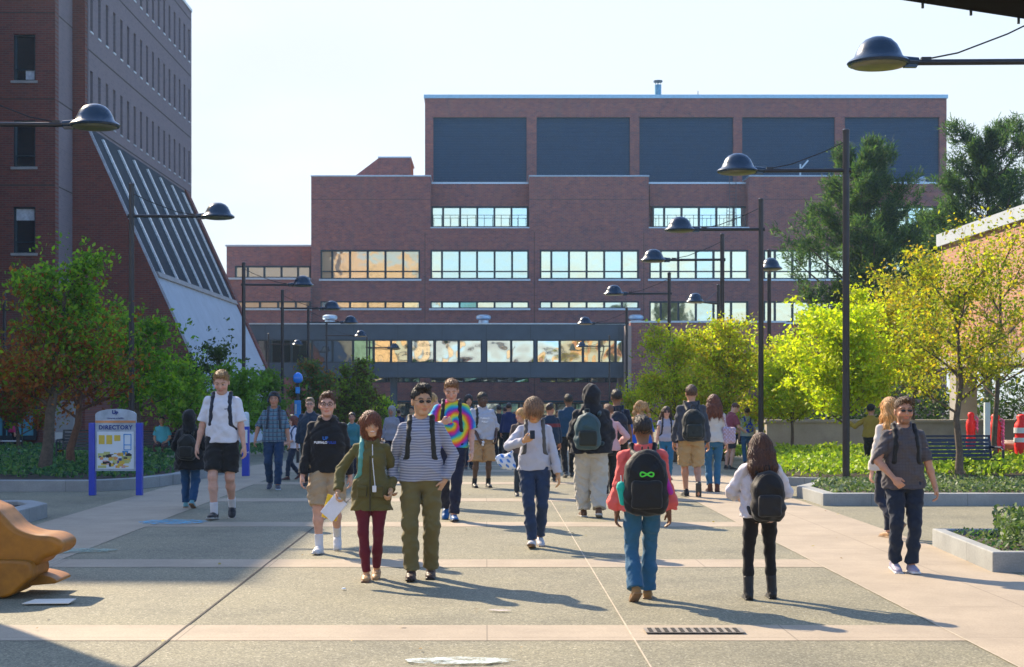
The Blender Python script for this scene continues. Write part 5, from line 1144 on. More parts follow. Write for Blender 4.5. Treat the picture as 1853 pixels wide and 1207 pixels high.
def text(body, size, loc, mat, par, name='lettering', ext=.002, sx=1.0, bold=0, spacing=1.0, rot=None, only=True):
    c = bpy.data.curves.new(name, 'FONT'); c.body = body; c.size = size; c.extrude = ext; c.align_x = 'CENTER'; c.align_y = 'CENTER'; c.offset = bold; c.space_character = spacing
    t = bpy.data.objects.new(name+'_curve', c); C.objects.link(t); bpy.context.view_layer.update()
    me = bpy.data.meshes.new_from_object(t.evaluated_get(bpy.context.evaluated_depsgraph_get())); bpy.data.objects.remove(t); me.materials.clear(); me.materials.append(mat)
    o = bpy.data.objects.new(name, me); C.objects.link(o); o.parent = par; o.location = loc; o.rotation_euler = rot or (R(90),0,0); o.scale = (sx,1,1); return o
# directory sign
dS = 24.7; xS, yS, _ = at(210, dS); sg = empty('directory_sign', (xS,yS,0), 0, 'directory board with a map between two bright blue posts', 'directory sign')
pw = .052
for s in (-1,1):
    MB().box(s*.405-pw,s*.405+pw,-.06,.06,0,1.245).build('post', M_blue, sg, bevel=.006)
b_ = MB(); arc = [(-.348,.42)]+[(.348,.42)]+[(.348*math.cos(a), 1.385+.10*math.sin(a)) for a in np.linspace(0, math.pi, 15)]
b_.prism(arc, -.035, .035); bo = b_.build('board', M_face, sg)
MB().box(-.346,.346,-.039,-.036,1.245,1.285).build('stripe', M_org, bo)
text('DIRECTORY', .098, (0,-.039,1.165), M_navy, bo, bold=.004, spacing=1.14, sx=.98)
text('University at Buffalo', .036, (0,-.039,1.325), M_navy, bo, bold=.0004)
text('U', .085, (-.028,-.039,1.425), M_navy, bo, 'emblem', bold=.006); text('B', .085, (.026,-.039,1.405), M_navy, bo, 'emblem', bold=.006)
MB().box(-.315,.315,-.044,-.036,.455,1.095).build('map_panel', M_white, bo)
mp_ = MB()
for a in ((-.285,-.185,.88,1.035),(-.155,-.055,.88,1.035),(-.02,.085,.935,1.035)): mp_.box(a[0],a[1],-.0475,-.0445,a[2],a[3])
mp_.build('panel_text', M_ylw, bo)
m2 = MB()
for a in ((.14,.275,1.04,1.055),(.14,.155,.78,1.04),(.26,.275,.78,1.04),(.155,.26,.86,.875),(.155,.26,.775,.79),(.12,.22,.70,.765)): m2.box(a[0],a[1],-.0475,-.0445,a[2],a[3])
m2.build('map_key', M_sky, bo)
rr = random.Random(3)
for nm, mm, nn in (('map_green_print', plain('map_green_print',(.42,.44,.16),.6), 9), ('map_print', M_ylw, 14), ('map_print', M_org, 8), ('map_print', M_pnk, 6), ('map_print', M_black, 13), ('map_print', M_navy, 4)):
    q = MB(); off = {'map_green_print':0}.get(nm, .0005+.0003*rr.random()*3)
    for k in range(nn):
        cx, cz = rr.uniform(-.27,.26), rr.uniform(.49,.72); wd = rr.uniform(.012,.05)*(1.8 if nm == 'map_green_print' else 1); hg = rr.uniform(.008,.03)*(1.5 if nm == 'map_green_print' else 1); q.box(max(-.3,cx-wd),min(.3,cx+wd),-.0475-off-.0001*k,-.0445,max(.47,cz-hg),min(.75,cz+hg))
    q.build(nm, mm, bo)
# blue phone pillar
x, y, _ = at(445, 30.5); ph = empty('phone_pillar', (x,y,.0), 0, 'slim blue emergency phone pillar with a pale top at the left kerb', 'phone pillar')
MB().box(-.075,.075,-.075,.075,0,1.05).build('shaft', M_blue, ph, bevel=.01); MB().lathe([(.0,1.36),(.05,1.35),(.072,1.30),(.075,1.05)], n=16).build('top', plain('pale_lens', (.55,.62,.66), .3), ph, smooth=True)
MB().box(-.045,.045,-.083,-.075,.70,.98).build('panel', M_white, ph); text('PHONE', .05, (0,-.079,.5), M_white, ph)
# blue light post
x, y, z = at(539, 40); bl = empty('blue_light_post', (x,y,z), 0, 'tall post with a round blue lamp and blue panel behind the walking men', 'emergency post')
M_bal = plain('blue_globe', (.01,.20,.70), .15, coat=.6, var=.05)
MB().tube([(0,0,0),(0,0,2.24)], .045, 10).build('pole', M_pole, bl, smooth=True)
MB().lathe([(0,2.52),(.05,2.51),(.10,2.47),(.135,2.40),(.14,2.32),(.11,2.25),(.05,2.22)], n=20).build('lamp_globe', M_bal, bl, smooth='all')
q = MB(); q.cbox((.0,-.03,2.02),(.06,.05,.09)); q.cbox((.0,-.03,1.50),(.085,.06,.24)); q.build('panel', M_sky, bl, bevel=.015)
MB().cbox((-.045,-.10,1.50),(.025,.008,.14)).build('speaker_plate', M_face, bl)
# benches
def bench(px, d, rz, label, base, wd=.86, col=(.008,.016,.045)):
    x, y, z = at(px, d); b = empty('park_bench', (x,y,z+base), R(rz), label, 'bench'); m = plain('bench_metal', col, .45, .2, .1)
    q = MB()
    for k in range(5): q.cbox((0,.28+.012*k,.50+k*.072),(wd,.012,.030), rot=Matrix.Rotation(R(-10),3,'X'))
    q.cbox((0,.35,.87),(wd+.01,.02,.02)); q.build('backrest', m, b)
    q = MB()
    for k in range(6): q.box(-wd,wd,-.22+k*.078,-.22+k*.078+.06,.43,.452)
    q.build('seat', m, b)
    for s in (-1,1):
        q = MB(); q.tube([(s*wd,-.24,0),(s*wd,-.24,.62),(s*wd,-.18,.66),(s*wd,.26,.66)], .024, 8); q.tube([(s*wd,.30,0),(s*wd,.26,.42),(s*wd,.36,.88)], .024, 8); q.tube([(s*wd,-.24,.42),(s*wd,.26,.42)], .02, 8); q.build('side_frame', m, b, smooth=True)
    return b
bench(1722, 27.6, 6, 'navy metal bench behind the trunk of the open locust tree', .05, .92); bench(165, 34.0, 0, 'dark bench in the shade behind the directory sign', .02, .75, (.02,.03,.04)); bench(292, 40, 0, 'far dark bench with a seated person behind the left bed', .0, .75, (.02,.02,.03))
# red wrapped posts with streamers and a booth leg
M_red = plain('red_wrap', (.78,.008,.008), .55, var=.15, scale=5, bstr=.4); M_pink2 = plain('pink_streamer', (.85,.16,.35), .6)
def red_post(px, d, hgt, r, label, seed, bands=False, streamer=1):
    x, y, z = at(px, d); b = empty('wrapped_post', (x,y,z), 0, label, 'wrapped post'); rr = random.Random(seed)
    prof = [(0,hgt),(r*.5,hgt-.01),(r*.75,hgt-.06),(r*.62,hgt-.14),(r*1.0,hgt-.22)]+[(r*(1+.09*math.sin(k*1.9)), hgt-.22-(hgt-.24)*k/9) for k in range(1,10)]+[(r*1.25,0)]
    MB().lathe(prof, n=20).build('wrapping', M_red, b, smooth='all')
    q = MB(); 
    for k in range(9 if streamer else 4):
        a = rr.uniform(-.5,.9); z0 = hgt-.1-k*.1*(hgt/1.7); q.tube([(r*.8*math.cos(a),-r*.8*abs(math.sin(a))-.02,z0),(r*1.15,-r*.9,z0-.05),(r*1.0+.04*rr.random(),-r*.5,z0-.15)], [.02,.03,.015], 6)
    q.build('streamer', M_pink2, b, smooth='all')
    if bands: MB().lathe([(r*1.13,hgt-.42),(r*1.14,hgt-.30)], n=20).build('band', M_white, b); MB().lathe([(r*1.14,hgt-.62),(r*1.14,hgt-.52)], n=20).build('band', M_white, b)
    return b
red_post(1757, 33.5, 1.33, .105, 'short red wrapped post just right of the navy bench', 1, streamer=0)
red_post(1801, 31.8, 1.30, .125, 'red wrapped post with pink ribbons next to the white and blue post', 2); red_post(1849, 31.6, 1.30, .15, 'red wrapped post with two pale bands at the right frame edge', 3, True)
x, y, z = at(1786, 31.5); wp = empty('banner_post', (x,y,z), 0, 'white post with blue foot between the red wrapped posts', 'post'); MB().box(-.06,.06,-.05,.05,.44,1.55).build('upper', M_white, wp, bevel=.008); MB().box(-.065,.065,-.055,.055,0,.44).build('lower', M_navy, wp, bevel=.008)
x, y, z = at(1826, 32.2); tb_ = empty('litter_bin', (x,y,z), 0, 'round tan litter bin between two red wrapped posts', 'litter bin'); q = MB(); q.lathe([(.0,.03),(.25,.03),(.27,.10),(.28,.56),(.30,.60)], n=24)
q.build('drum', plain('bin_tan', (.34,.25,.18), .7), tb_, smooth=True); MB().lathe([(.30,.60),(.31,.64),(.24,.70),(.12,.70),(.12,.62)], n=24).build('lid', plain('bin_lid', (.62,.52,.40), .5), tb_, smooth=True); MB().lathe([(.285,.0),(.285,.06),(0,.06)], n=24).build('base', M_white, tb_, smooth=True)
# path lights / utility things
x, y, z = at(283, 29.0); tag(MB().box(-.075,.075,-.06,.06,.0,.10).box(-.085,.085,-.07,.07,.10,.12).build('ground_light', plain('ground_light_metal', (.05,.04,.045), .5), None, loc=(x,y,.14)), 'small dark box light in the bed right of the directory sign', 'ground light')
x, y, z = at(108, 45); ns = empty('notice_sign', (x,y,z), 0, 'small white notice on a thin post behind the left trees', 'sign'); MB().tube([(0,0,0),(0,0,.85)], .02, 8).build('post', M_pole, ns); MB().box(-.13,.13,-.045,-.025,.62,.85).build('panel', M_white, ns)
x, y, z = at(108, 34); fl_ = empty('yellow_flower', (x,y,z+.14), 0, 'single yellow bloom in the shaded ground cover', 'flower'); MB().tube([(0,0,0),(.01,0,.26)], .006, 5).build('stem', M_ivy, fl_); MB().lathe([(0,.33),(.05,.31),(.075,.28),(.03,.25)], n=10).build('bloom', M_ylw, fl_)
# railing near the left entrance
x, y, z = at(40, 48); rl = empty('hand_rail', (x,y,z), 0, 'low white and dark hand rail by the blue glass entrance', 'hand rail')
for z_ in (.55,.28): MB().tube([(-1.4,0,z_),(.0,0,z_)], .025, 6).build('rail', M_white, rl)
for x_ in (-1.4,-.7,0): MB().tube([(x_,0,0),(x_,0,.6 if x_ < 0 else 1.4)], .025, 6).build('post', M_pole, rl)
# round sign behind the people at right
x, y, z = at(1366, 41); rs2 = empty('round_sign', (x,y,z), 0, 'faded round sign on a thin post beside the third lamp', 'sign'); MB().tube([(0,0,0),(0,0,2.1)], .022, 8).build('post', M_pole, rs2); q = MB(); q.tube([(0,-.03,2.0),(0,-.045,2.0)], .19, 24); q.build('disc', plain('faded_disc', (.20,.12,.14), .6), rs2)
# paper sheet by the sculpture and the small litter on the paving
pp = MB(); pp.add([(-.19,-.10,0),(.19,-.08,0),(.20,.10,.012),(-.15,.12,.004),(-.19,-.10,.006),(.19,-.08,.006),(.20,.10,.018),(-.15,.12,.010)], [(0,3,2,1),(4,5,6,7),(0,1,5,4),(1,2,6,5),(2,3,7,6),(3,0,4,7)])
d = depth(1093); tag(pp.build('paper_sheet', plain('paper', (.78,.68,.55), .8, var=.05), None, loc=((88-HX)/FPX*d, d, .014)), 'pale sheet of paper lying in the sun by the brown sculpture', 'paper')
tag(MB().lathe([(0,.012),(.016,.008),(.02,0)], n=8).build('bottle_cap', M_white, None, loc=((622-HX)/FPX*depth(1068), depth(1068), .012)), 'tiny white cap on the paving left of the girl in flats', 'litter')
# ---- ochre sculpture at the left edge: a folded steel form
def sculpture():
    d0 = depth(1080); X = lambda p: (p-34)/FPX*d0; Z = lambda q: max((1081-q)/FPX*d0, 0)
    r = empty('sculpture', ((20-HX)/FPX*d0, d0, .012), 0, 'glossy ochre brown lobed sculpture cut off by the left frame edge', 'sculpture'); m = plain('ochre_enamel', (.34,.125,.004), .5, 0, .3, 6, .15, coat=.0)
    def smooth(P, n=5):
        out = []; N_ = len(P)
        for i in range(N_):
            p0, p1, p2, p3 = (np.array(P[(i+k-1)%N_], float) for k in range(4))
            for t in np.linspace(0, 1, n, endpoint=False): out.append(tuple(.5*((2*p1)+(p2-p0)*t+(2*p0-5*p1+4*p2-p3)*t*t+(3*p1-p0-3*p2+p3)*t**3)))
        return out
    for nm, P, y0, y1, bv in (('upper_lobe', [(-170,905),(-60,902),(2,920),(22,936),(44,958),(74,969),(106,972),(125,981),(129,993),(119,1006),(95,1015),(80,1027),(40,1030),(-60,1034),(-170,1030)], -.05, .42, .045),
                          ('lower_lobe', [(-170,1012),(-60,1010),(10,1013),(70,1016),(81,1026),(81,1044),(66,1058),(42,1078),(10,1081),(-60,1081),(-170,1081)], -.16, .34, .045), ('foot', [(30,1046),(62,1044),(92,1049),(109,1056),(108,1062),(88,1064),(50,1068),(28,1070)], .10, .52, .02)):
        o = MB().prism([(X(a), Z(b)) for a, b in smooth(P)], y0, y1).build(nm, m, r, smooth=True, bevel=bv); o.modifiers['bevel'].segments = 5; o.modifiers['bevel'].angle_limit = R(50)
sculpture()
# slim unseen pier and slab added outside the frame at left to shade the nearest corner of the paving
pc_ = empty('shade_pier', (-8.05,14.4,0), 0, 'unseen concrete pier added outside the left edge to shade the near corner', 'pier')
MB().box(-1.2,1.2,-.5,.5,0,5.6).build('shaft', M_conc, pc_); MB().box(-1.3,1.3,-.6,.6,5.6,5.8).build('cap', M_cop, pc_)
# ================================================================ the people on the plaza
LIGHT, FAIR, ASIAN, BROWN, DARK = (.52,.27,.17), (.58,.33,.24), (.55,.31,.17), (.20,.095,.05), (.085,.042,.025)
BLK, NAVY, JEAN, DJEAN, KHAKI = (.012,.012,.014), (.012,.018,.04), (.035,.11,.22), (.018,.035,.075), (.42,.29,.16)
def wpos(body, s, v):
    return body.location+Matrix.Rotation(body.rotation_euler[2], 3, 'Z')@(Vector(v)*s)
def drop(V, Q, col, mat, name, label, cat, body, s, base, par=None):
    """a thing somebody holds: top-level, with its origin at its own base"""
    b = np.array(base); o = mesh_np(name, (np.asarray(V)-b)*s, Q, mat, None, True, np.tile(np.array(col),(len(V),1)), loc=tuple(wpos(body, s, base))); o.rotation_euler = body.rotation_euler
    return tag(o, label, cat)
def emblem(name, txt, size, v, mat_c, body, s, rz=0, bold=.002, tilt=0):
    m = plain('print_'+name, mat_c, .7); return text(txt, size*s, tuple(Vector(v)*s), m, body, name, .001, 1, bold, rot=(R(90+tilt),0,R(rz)))
W_STRIPE = cloth('striped_jersey', [('Z', .025, .42, (.44,.45,.50), .85)]); W_PLAID = cloth('checked_shirt', [('Z', .075, .3, (.03,.06,.10), .75), ('X', .075, .3, (.03,.05,.09), .7), ('Z', .075, .06, (.45,.30,.30), .6)])
W_GRID = cloth('fine_check', [('Z', .03, .18, (.06,.055,.06), .6), ('X', .03, .18, (.06,.055,.06), .5)])
HH = .0065
# 1 striped man
b1, g1, s1 = person(762, 1047, 352, 0, 'man in grey striped jersey and dark glasses holding the hand of the woman in olive', h=HH, seed=1, w=1.02, top=dict(name='striped_jersey', c=(.20,.215,.285), mat=W_STRIPE, sleeve='long', sl=.012, e=.014, loose=.022, hem=.89, neck='crew', folds=.005),
  bot=dict(c=(.155,.125,.045), knee=.074, ankle=.066, e=.012, folds=.007, stack=1), fa=(.085,.08,.0,0,R(-2)), fb=(-.085,-.10,0,4,R(-6)), ha=(.215,-.04,.895), ea=(1,.55,0), hb=(-.265,-.04,.865), da=(-.5,-.2,-1), gb=48, pb=(.9,-.4,0), tb=(0,-1,0),
  hair='quiff', hairc=(.012,.010,.010), skin=ASIAN, glasses='dark', hyaw=20, hpitch=4, shoe=('shoe', (.05,.022,.015), (.02,.015,.012)), pack=dict(c=(.02,.02,.017), label='black backpack on the man in the striped jersey, only its straps showing', size=(.14,.2,.07), z=1.16))
# 2 woman in olive jacket
def lanyard(body, g, s, piece, h):
    F = Field((-.2,-.4,.8), (.2,.1,1.6), .006); F.chain([g['tp']((.02,-.10,1.42)), g['tp']((.025,-.155,1.25)), g['tp']((.05,-.165,1.0))], [.006]*3, .003); F.rbox(g['tp']((.045,-.185,.965)), (.022,.006,.035), .004); V, Q = F.mesh(); piece('lanyard', V, Q, (.7,.7,.7), CL['gear'])
    F = Field((-.3,-.4,.6), (.3,.3,1.6), .007); F.chain([g['tp']((0,-.150,1.30)), g['tp']((0.0,-.162,1.1)), g['tp']((0.0,-.168,.9)), g['tp']((0,-.172,.75))], [.008]*4, .003); V, Q = F.mesh(); piece('zip', V, Q, (.05,.04,.015), CL['gear'])
    for sg in (-1,1):
        F = Field((-.3,-.4,.7), (.3,.3,1.5), .007); F.rbox(g['tp']((sg*.085,-.145,.93)), (.05,.02,.055), .012); F.rbox(g['tp']((sg*.082,-.160,.98)), (.054,.012,.014), .006); V, Q = F.mesh(); piece('jacket_pocket', V, Q, (.10,.083,.025), CL['cloth'])
b2, g2, s2 = person(672, 1049, 307, 0, 'smiling woman in an olive jacket and maroon trousers carrying papers', h=HH, seed=2, fem=True, w=.95, smile=True, wide=1, top=dict(name='olive_jacket', c=(.125,.105,.032), sleeve='long', sl=.016, e=.024, loose=.012, hem=.73, flare=.014, neck='v', vlen=.11, collar=1, folds=.007),
  bot=dict(c=(.13,.012,.022), knee=.054, ankle=.042, e=.004, folds=.003), fa=(.045,.10,.03,-18,R(2)), fb=(-.045,-.08,0,0,R(-2)), ha=(.205,-.06,.93), ea=(.25,1,0), hb=(-.335,-.13,.93), eb=(-.7,.6,0), ga=50, pa=(-.9,-.3,0), gb=40, pb=(.9,-.2,0),
  hair='bob', hairc=(.16,.045,.014), skin=(.62,.36,.20), hyaw=12, hpitch=2, hroll=-4, shoe=('flat', (.42,.24,.10), (.2,.1,.05)), extra=lanyard,
  pack=dict(c=(.10,.34,.30), label='mint green backpack of the woman in the olive jacket with one strap showing', size=(.12,.19,.06), z=1.16, sides=(-1,), lift=.012))
for nm, c, dx, rot, lab in (('paper_sheets', (.74,.74,.80), 0, 12, 'white papers in the hand of the woman in olive'), ('yellow_folder', (.85,.55,.04), -.02, -12, 'yellow folder behind the white papers the woman in olive holds')):
    F = Field((-.8,-.6,.4), (.1,.3,1.1), .0065); M = rotz(R(-12))@roty(R(28+rot)); F.rbox((-.375+dx, -.16+(.03 if dx else 0), .76), (.085,.006,.125), .004, M); V, Q = F.mesh(); drop(V, Q, c, CL['cloth'], nm, lab, 'papers' if 'paper' in nm else 'folder', b2, s2, (-.375, -.16, .64))
# 3 black hoodie
b3, g3, s3 = person(592, 1000, 293, 0, 'young man in glasses, black hooded jacket and khaki cargo shorts', h=.007, seed=3, w=1.03, top=dict(name='hooded_jacket', c=BLK, sleeve='long', sl=.014, e=.017, loose=.022, hem=.88, boxy=1, hood=1, neck='open', vlen=.05, folds=.007),
  bot=dict(kind='shorts', c=(.40,.29,.17), len=.95, wide=.022, cargo=1, folds=.008), fa=(.09,.20,.10,-42), fb=(-.075,-.10,0,4), ha=(.25,.06,.80), hb=(-.265,-.10,.80), sock=((.65,.66,.70),.32),
  hair='short', hairc=(.10,.042,.022), skin=FAIR, glasses='thin', hyaw=4, shoe=('shoe', (.62,.62,.62), (.5,.5,.5)), pack=None)
emblem('chest_print', 'BUFFALO', .034, (-.052,-.165,1.205), (.7,.72,.75), b3, s3); emblem('chest_print', 'BULLS', .036, (.064,-.165,1.205), (.01,.05,.35), b3, s3); emblem('chest_emblem', 'UB', .05, (.0,-.165,1.25), (.02,.14,.5), b3, s3)
# 4 tall man
b4, g4, s4 = person(402, 938, 273, 0, 'tall fair young man in a white T-shirt and black shorts looking down', h=.0075, seed=4, w=1.0, g=.98, top=dict(name='tee_shirt', c=(.66,.66,.70), sleeve='short', slen=.85, sl=.020, e=.014, loose=.016, hem=.895, boxy=1, folds=.006),
  bot=dict(kind='shorts', c=(.012,.012,.013), len=.86, wide=.025, folds=.007), fa=(.085,.18,.055,-28), fb=(-.07,-.12,0,4), ha=(.27,-.06,.82), hb=(-.29,-.02,.82), sock=((.62,.60,.60),.28),
  hair='short', hairc=(.30,.17,.06), skin=FAIR, hpitch=24, shoe=('shoe', (.014,.014,.016), (.35,.33,.3)), pack=dict(c=(.015,.02,.035), label='dark blue backpack on the tall man in the white T-shirt', z=1.14))
emblem('chest_print', 'U B', .022, (.075,-.165,1.28), (.05,.05,.08), b4, s4)
# 5 tie-dye
def dye(V, g):
    V = np.asarray(V); c0 = np.array([.02,1.20]); x, z = V[:,0]-c0[0], V[:,2]-c0[1]; r = np.hypot(x,z); a = np.arctan2(z,x); t = (a/(2*np.pi)*2+r*5.2+.035*np.sin(a*9+r*40)) % 1.0
    pal = np.array([(.75,.62,.03),(.80,.28,.02),(.75,.04,.10),(.50,.03,.30),(.12,.06,.40),(.03,.22,.60),(.03,.48,.40),(.35,.60,.08),(.75,.62,.03)]); q = (t+r*1.2)%1*(len(pal)-1); i = np.clip(q.astype(int),0,len(pal)-2); f = (q-i)[:,None]; return pal[i]*(1-f)+pal[i+1]*f
b5, g5, s5 = person(817, 942, 262, 0, 'tall man in a rainbow tie-dye T-shirt and navy trousers reading his phone', h=.0075, seed=5, w=1.02, top=dict(name='tie_dye_shirt', c=dye, sleeve='short', slen=.9, sl=.020, e=.015, loose=.018, hem=.90, boxy=1, folds=.005),
  bot=dict(c=(.013,.015,.035), knee=.066, ankle=.062, folds=.006), fa=(.03,-.13,0,6), fb=(-.07,.22,.07,-32), ha=(.25,-.08,.86), hb=(-.10,-.30,1.20), eb=(-1,.3,-.8), gb=55, pb=(.2,.9,.3), tb=(.2,0,1),
  hair='short', hairc=(.22,.10,.035), skin=FAIR, hpitch=26, shoe=('shoe', (.015,.10,.28), (.02,.02,.02)), pack=dict(c=(.014,.016,.022), label='dark backpack on the man in the tie-dye shirt'))
# 6 phone man
b6, g6, s6 = person(967, 989, 275, 0, 'young man with floppy brown hair in a pale grey jersey looking at his phone', h=.007, seed=6, w=.98, g=.96, wide=1, top=dict(name='jersey', c=(.47,.47,.52), sleeve='long', sl=.012, e=.013, loose=.02, hem=.90, neck='v', vlen=.07, folds=.005),
  bot=dict(c=(.022,.04,.085), knee=.064, ankle=.058, folds=.006), fa=(.065,.12,.03,-15), fb=(-.03,-.14,0,14), ha=(.27,-.08,.84), hb=(-.13,-.30,1.235), eb=(-1,.15,-.75), gb=58, pb=(.3,.8,.4), tb=(.3,0,1), db=(.75,-.1,.35),
  hair='mop', hairc=(.20,.105,.05), skin=(.60,.31,.13), hpitch=30, hyaw=-8, shoe=('shoe', (.50,.48,.48), (.22,.12,.06)), pack=dict(c=(.09,.09,.085), sc=(.09,.085,.08), label='grey backpack on the young man in the pale grey jersey'))
F = Field((-.5,-.7,.9), (.4,.1,1.6), .006); F.rbox((-.035,-.345,1.31), (.030,.008,.058), .006, rotx(R(-35))); V, Q = F.mesh(); drop(V, Q, (.02,.02,.022), CL['shoe'], 'mobile_phone', 'black mobile phone held up by the young man with floppy hair', 'phone', b6, s6, (-.035,-.345,1.25))
def bagcol(V): V = np.asarray(V); return np.where((np.sin(V[:,0]*75+V[:,2]*40)*np.sin(V[:,2]*55) > .35)[:,None], np.array([[.06,.22,.62]]), np.array([[.66,.72,.80]]))
F = Field((-.75,-.4,.75), (-.05,.2,1.3), .008); F.ell((-.33,-.05,.98), (.125,.06,.075), roty(R(28)), .03); F.cone((-.26,-.05,1.10), (-.30,-.05,1.03), .02, .06, .04); F.folds(.010, 4); V, Q = F.mesh()
bo = drop(V, Q, (.6,.65,.75), CL['cloth'], 'plastic_bag', 'white and blue plastic bag hanging from the arm of the young man with floppy hair', 'bag', b6, s6, (-.33,-.05,.9))
bc_ = bagcol(V); cc = np.ones((len(V),4), np.float32); cc[:,:3] = bc_; bo.data.color_attributes['Col'].data.foreach_set('color', cc.ravel())
# 7 standing man
b7, g7, s7 = person(872, 882, 174, 12, 'dark skinned man standing in a grey hooded top and long tan shorts', h=.008, seed=7, w=1.08, g=1.05, top=dict(name='grey_hooded_top', c=(.42,.43,.48), sleeve='elbow', slen=.25, sl=.034, e=.028, loose=.045, hem=.88, boxy=1, hood=1, folds=.009),
  bot=dict(kind='shorts', c=(.42,.25,.11), len=1.02, wide=.045, folds=.008), fa=(.12,0,0,0,R(30)), fb=(-.14,0,0,0,R(-42)), ha=(.24,-.10,.92), hb=(-.10,-.20,.90), sock=((.02,.02,.02),.22), hair='buzz', hairc=(.012,.01,.01), skin=DARK, hyaw=22, hpitch=8, shoe=('shoe', (.012,.012,.012), (.03,.03,.03)),
  pack=dict(c=(.02,.025,.02), label='dark backpack slung on the standing man in the grey hooded top', size=(.13,.2,.07), sides=(-1,)))
emblem('chest_print', 'BUFFALO', .04, (.015,-.20,1.27), (.72,.74,.78), b7, s7, 0, .004); emblem('chest_print', 'BULLS', .045, (.015,-.20,1.21), (.72,.74,.78), b7, s7, 0, .004)
F = Field((-.3,-.5,.6), (.2,.1,1.0), .006); F.cone((-.04,-.27,.79), (-.035,-.27,.84), .022, .028, .004); V, Q = F.mesh(); drop(V, Q, (.7,.7,.72), CL['shoe'], 'paper_cup', 'small white cup in the hand of the standing man in tan shorts', 'cup', b7, s7, (-.04,-.27,.77))
# 8 hooded walker with baggy trousers
b8, g8, s8 = person(1070, 936, 239, 180, 'large hooded walker seen from behind in a black jacket and baggy cream trousers', h=.008, seed=8, w=1.14, g=1.16, top=dict(name='hooded_jacket', c=(.014,.015,.02), sleeve='long', sl=.032, e=.036, loose=.035, hem=.86, boxy=1, hoodup=1, folds=.009),
  bot=dict(c=(.46,.43,.36), knee=.125, ankle=.088, e=.03, folds=.009), fa=(.10,-.08,0,0), fb=(-.09,.14,.03,-14), ha=(.20,-.2,.95), hb=(-.20,-.2,.95), hair='none', skin=BROWN, shoe=('shoe', (.12,.055,.025), (.5,.48,.45)),
  pack=dict(c=(.025,.05,.055), cf=(.04,.085,.095), pc=(.02,.025,.02), label='blue grey backpack on the large hooded walker in cream trousers', x=.07, z=1.17, size=(.165,.25,.10)))
# 9 coral sweater
def pinkpack(pc, tp, xo, by, zc, w_, d_, hh_, T, base, h):
    F = Field(base-np.array([.4,.36,.12]), base+np.array([.4,.36,.7]), .005); y = by+d_*1.02
    F.chain([tp((.062*math.cos(a), y+.004, zc+hh_*.22+.020*math.sin(2*a))) for a in np.linspace(0, 6.283, 29)], [.0075]*29, .003); V, Q = F.mesh(); pc('emblem', V, Q, (.10,.75,.06))
    F = Field(base-np.array([.4,.36,.12]), base+np.array([.4,.36,.7]), .007); F.cone(tp((w_+.015,by-.01,zc-.20)), tp((w_+.03,by-.01,zc-.07)), .030, .042, .006); F.cone(tp((w_+.03,by-.01,zc-.06)), tp((w_+.03,by-.01,zc-.045)), .048, .044, .004); V, Q = F.mesh(); pc('teal_cup', V, Q, (.01,.42,.33))
    F = Field(base-np.array([.4,.36,.12]), base+np.array([.4,.36,.7]), .005); F.cone(tp((w_+.03,by-.01,zc-.04)), tp((w_+.034,by-.01,zc+.05)), .006, .006, .003); V, Q = F.mesh(); pc('straw', V, Q, (.75,.8,.8))
    F = Field(base-np.array([.4,.36,.12]), base+np.array([.4,.36,.7]), .007); F.cone(tp((-w_+.012,by+.03,zc+.02)), tp((-w_-.03,by+.03,zc-.10)), .026, .030, .006); V, Q = F.mesh(); pc('magenta_bottle', V, Q, (.40,.02,.30))
b9, g9, s9 = person(1163, 1086, 337, 180, 'person in a coral pink sweater and flared blue jeans seen from behind', h=HH, seed=9, fem=True, w=1.10, g=1.02, wide=1, top=dict(name='coral_sweater', c=(.74,.115,.10), sleeve='long', slen=.93, sl=.028, bell=.035, e=.024, loose=.04, hem=.86, boxy=1, folds=.009),
  bot=dict(c=(.028,.115,.21), knee=.064, ankle=.080, e=.010, folds=.006, len=1.0), fa=(.085,.16,.045,-30), fb=(-.06,-.12,0,0), ha=(.245,-.03,.80), hb=(-.255,-.03,.80), hair='short', hairc=(.018,.011,.009), skin=BROWN, shoe=('shoe', (.30,.15,.04), (.25,.13,.05)),
  pack=dict(c=(.009,.009,.010), label='black backpack with a green loop emblem, teal cup and magenta bottle', size=(.195,.315,.105), z=1.155, extra=pinkpack))
F = Field((-.3,-.3,1.3), (.3,.3,1.9), .0065); hc, M = g9['H']; F.ell(hc+M@np.array([0,.03,.06]), (.075,.085,.075), M); F.folds(.004, 3); V, Q = F.mesh()
# 10 woman in black leggings
b10, g10, s10 = person(1376, 1084, 302, 180, 'woman with long brown hair, white blouse and black leggings seen from behind', h=HH, seed=10, fem=True, w=1.02, top=dict(name='white_blouse', c=(.64,.60,.62), sleeve='elbow', slen=.35, sl=.034, e=.022, loose=.035, hem=.87, boxy=1, folds=.008),
  bot=dict(name='leggings', c=(.012,.010,.010), knee=.058, ankle=.046, e=.006, folds=.003), fa=(.135,.05,0,0,R(10)), fb=(-.13,-.04,0,0,R(-14)), ha=(.15,-.24,1.02), hb=(-.15,-.24,1.02), ea=(1,.5,-.3), eb=(-1,.5,-.3), hair='long', hlen=.33, hairc=(.085,.032,.014), skin=FAIR, hpitch=6, shoe=('boot', (.018,.016,.016), (.012,.012,.012)),
  pack=dict(c=(.012,.010,.010), pc=(.02,.018,.018), label='black backpack with a hanging tape on the woman in black leggings', size=(.165,.27,.11), x=-.03, z=1.12))
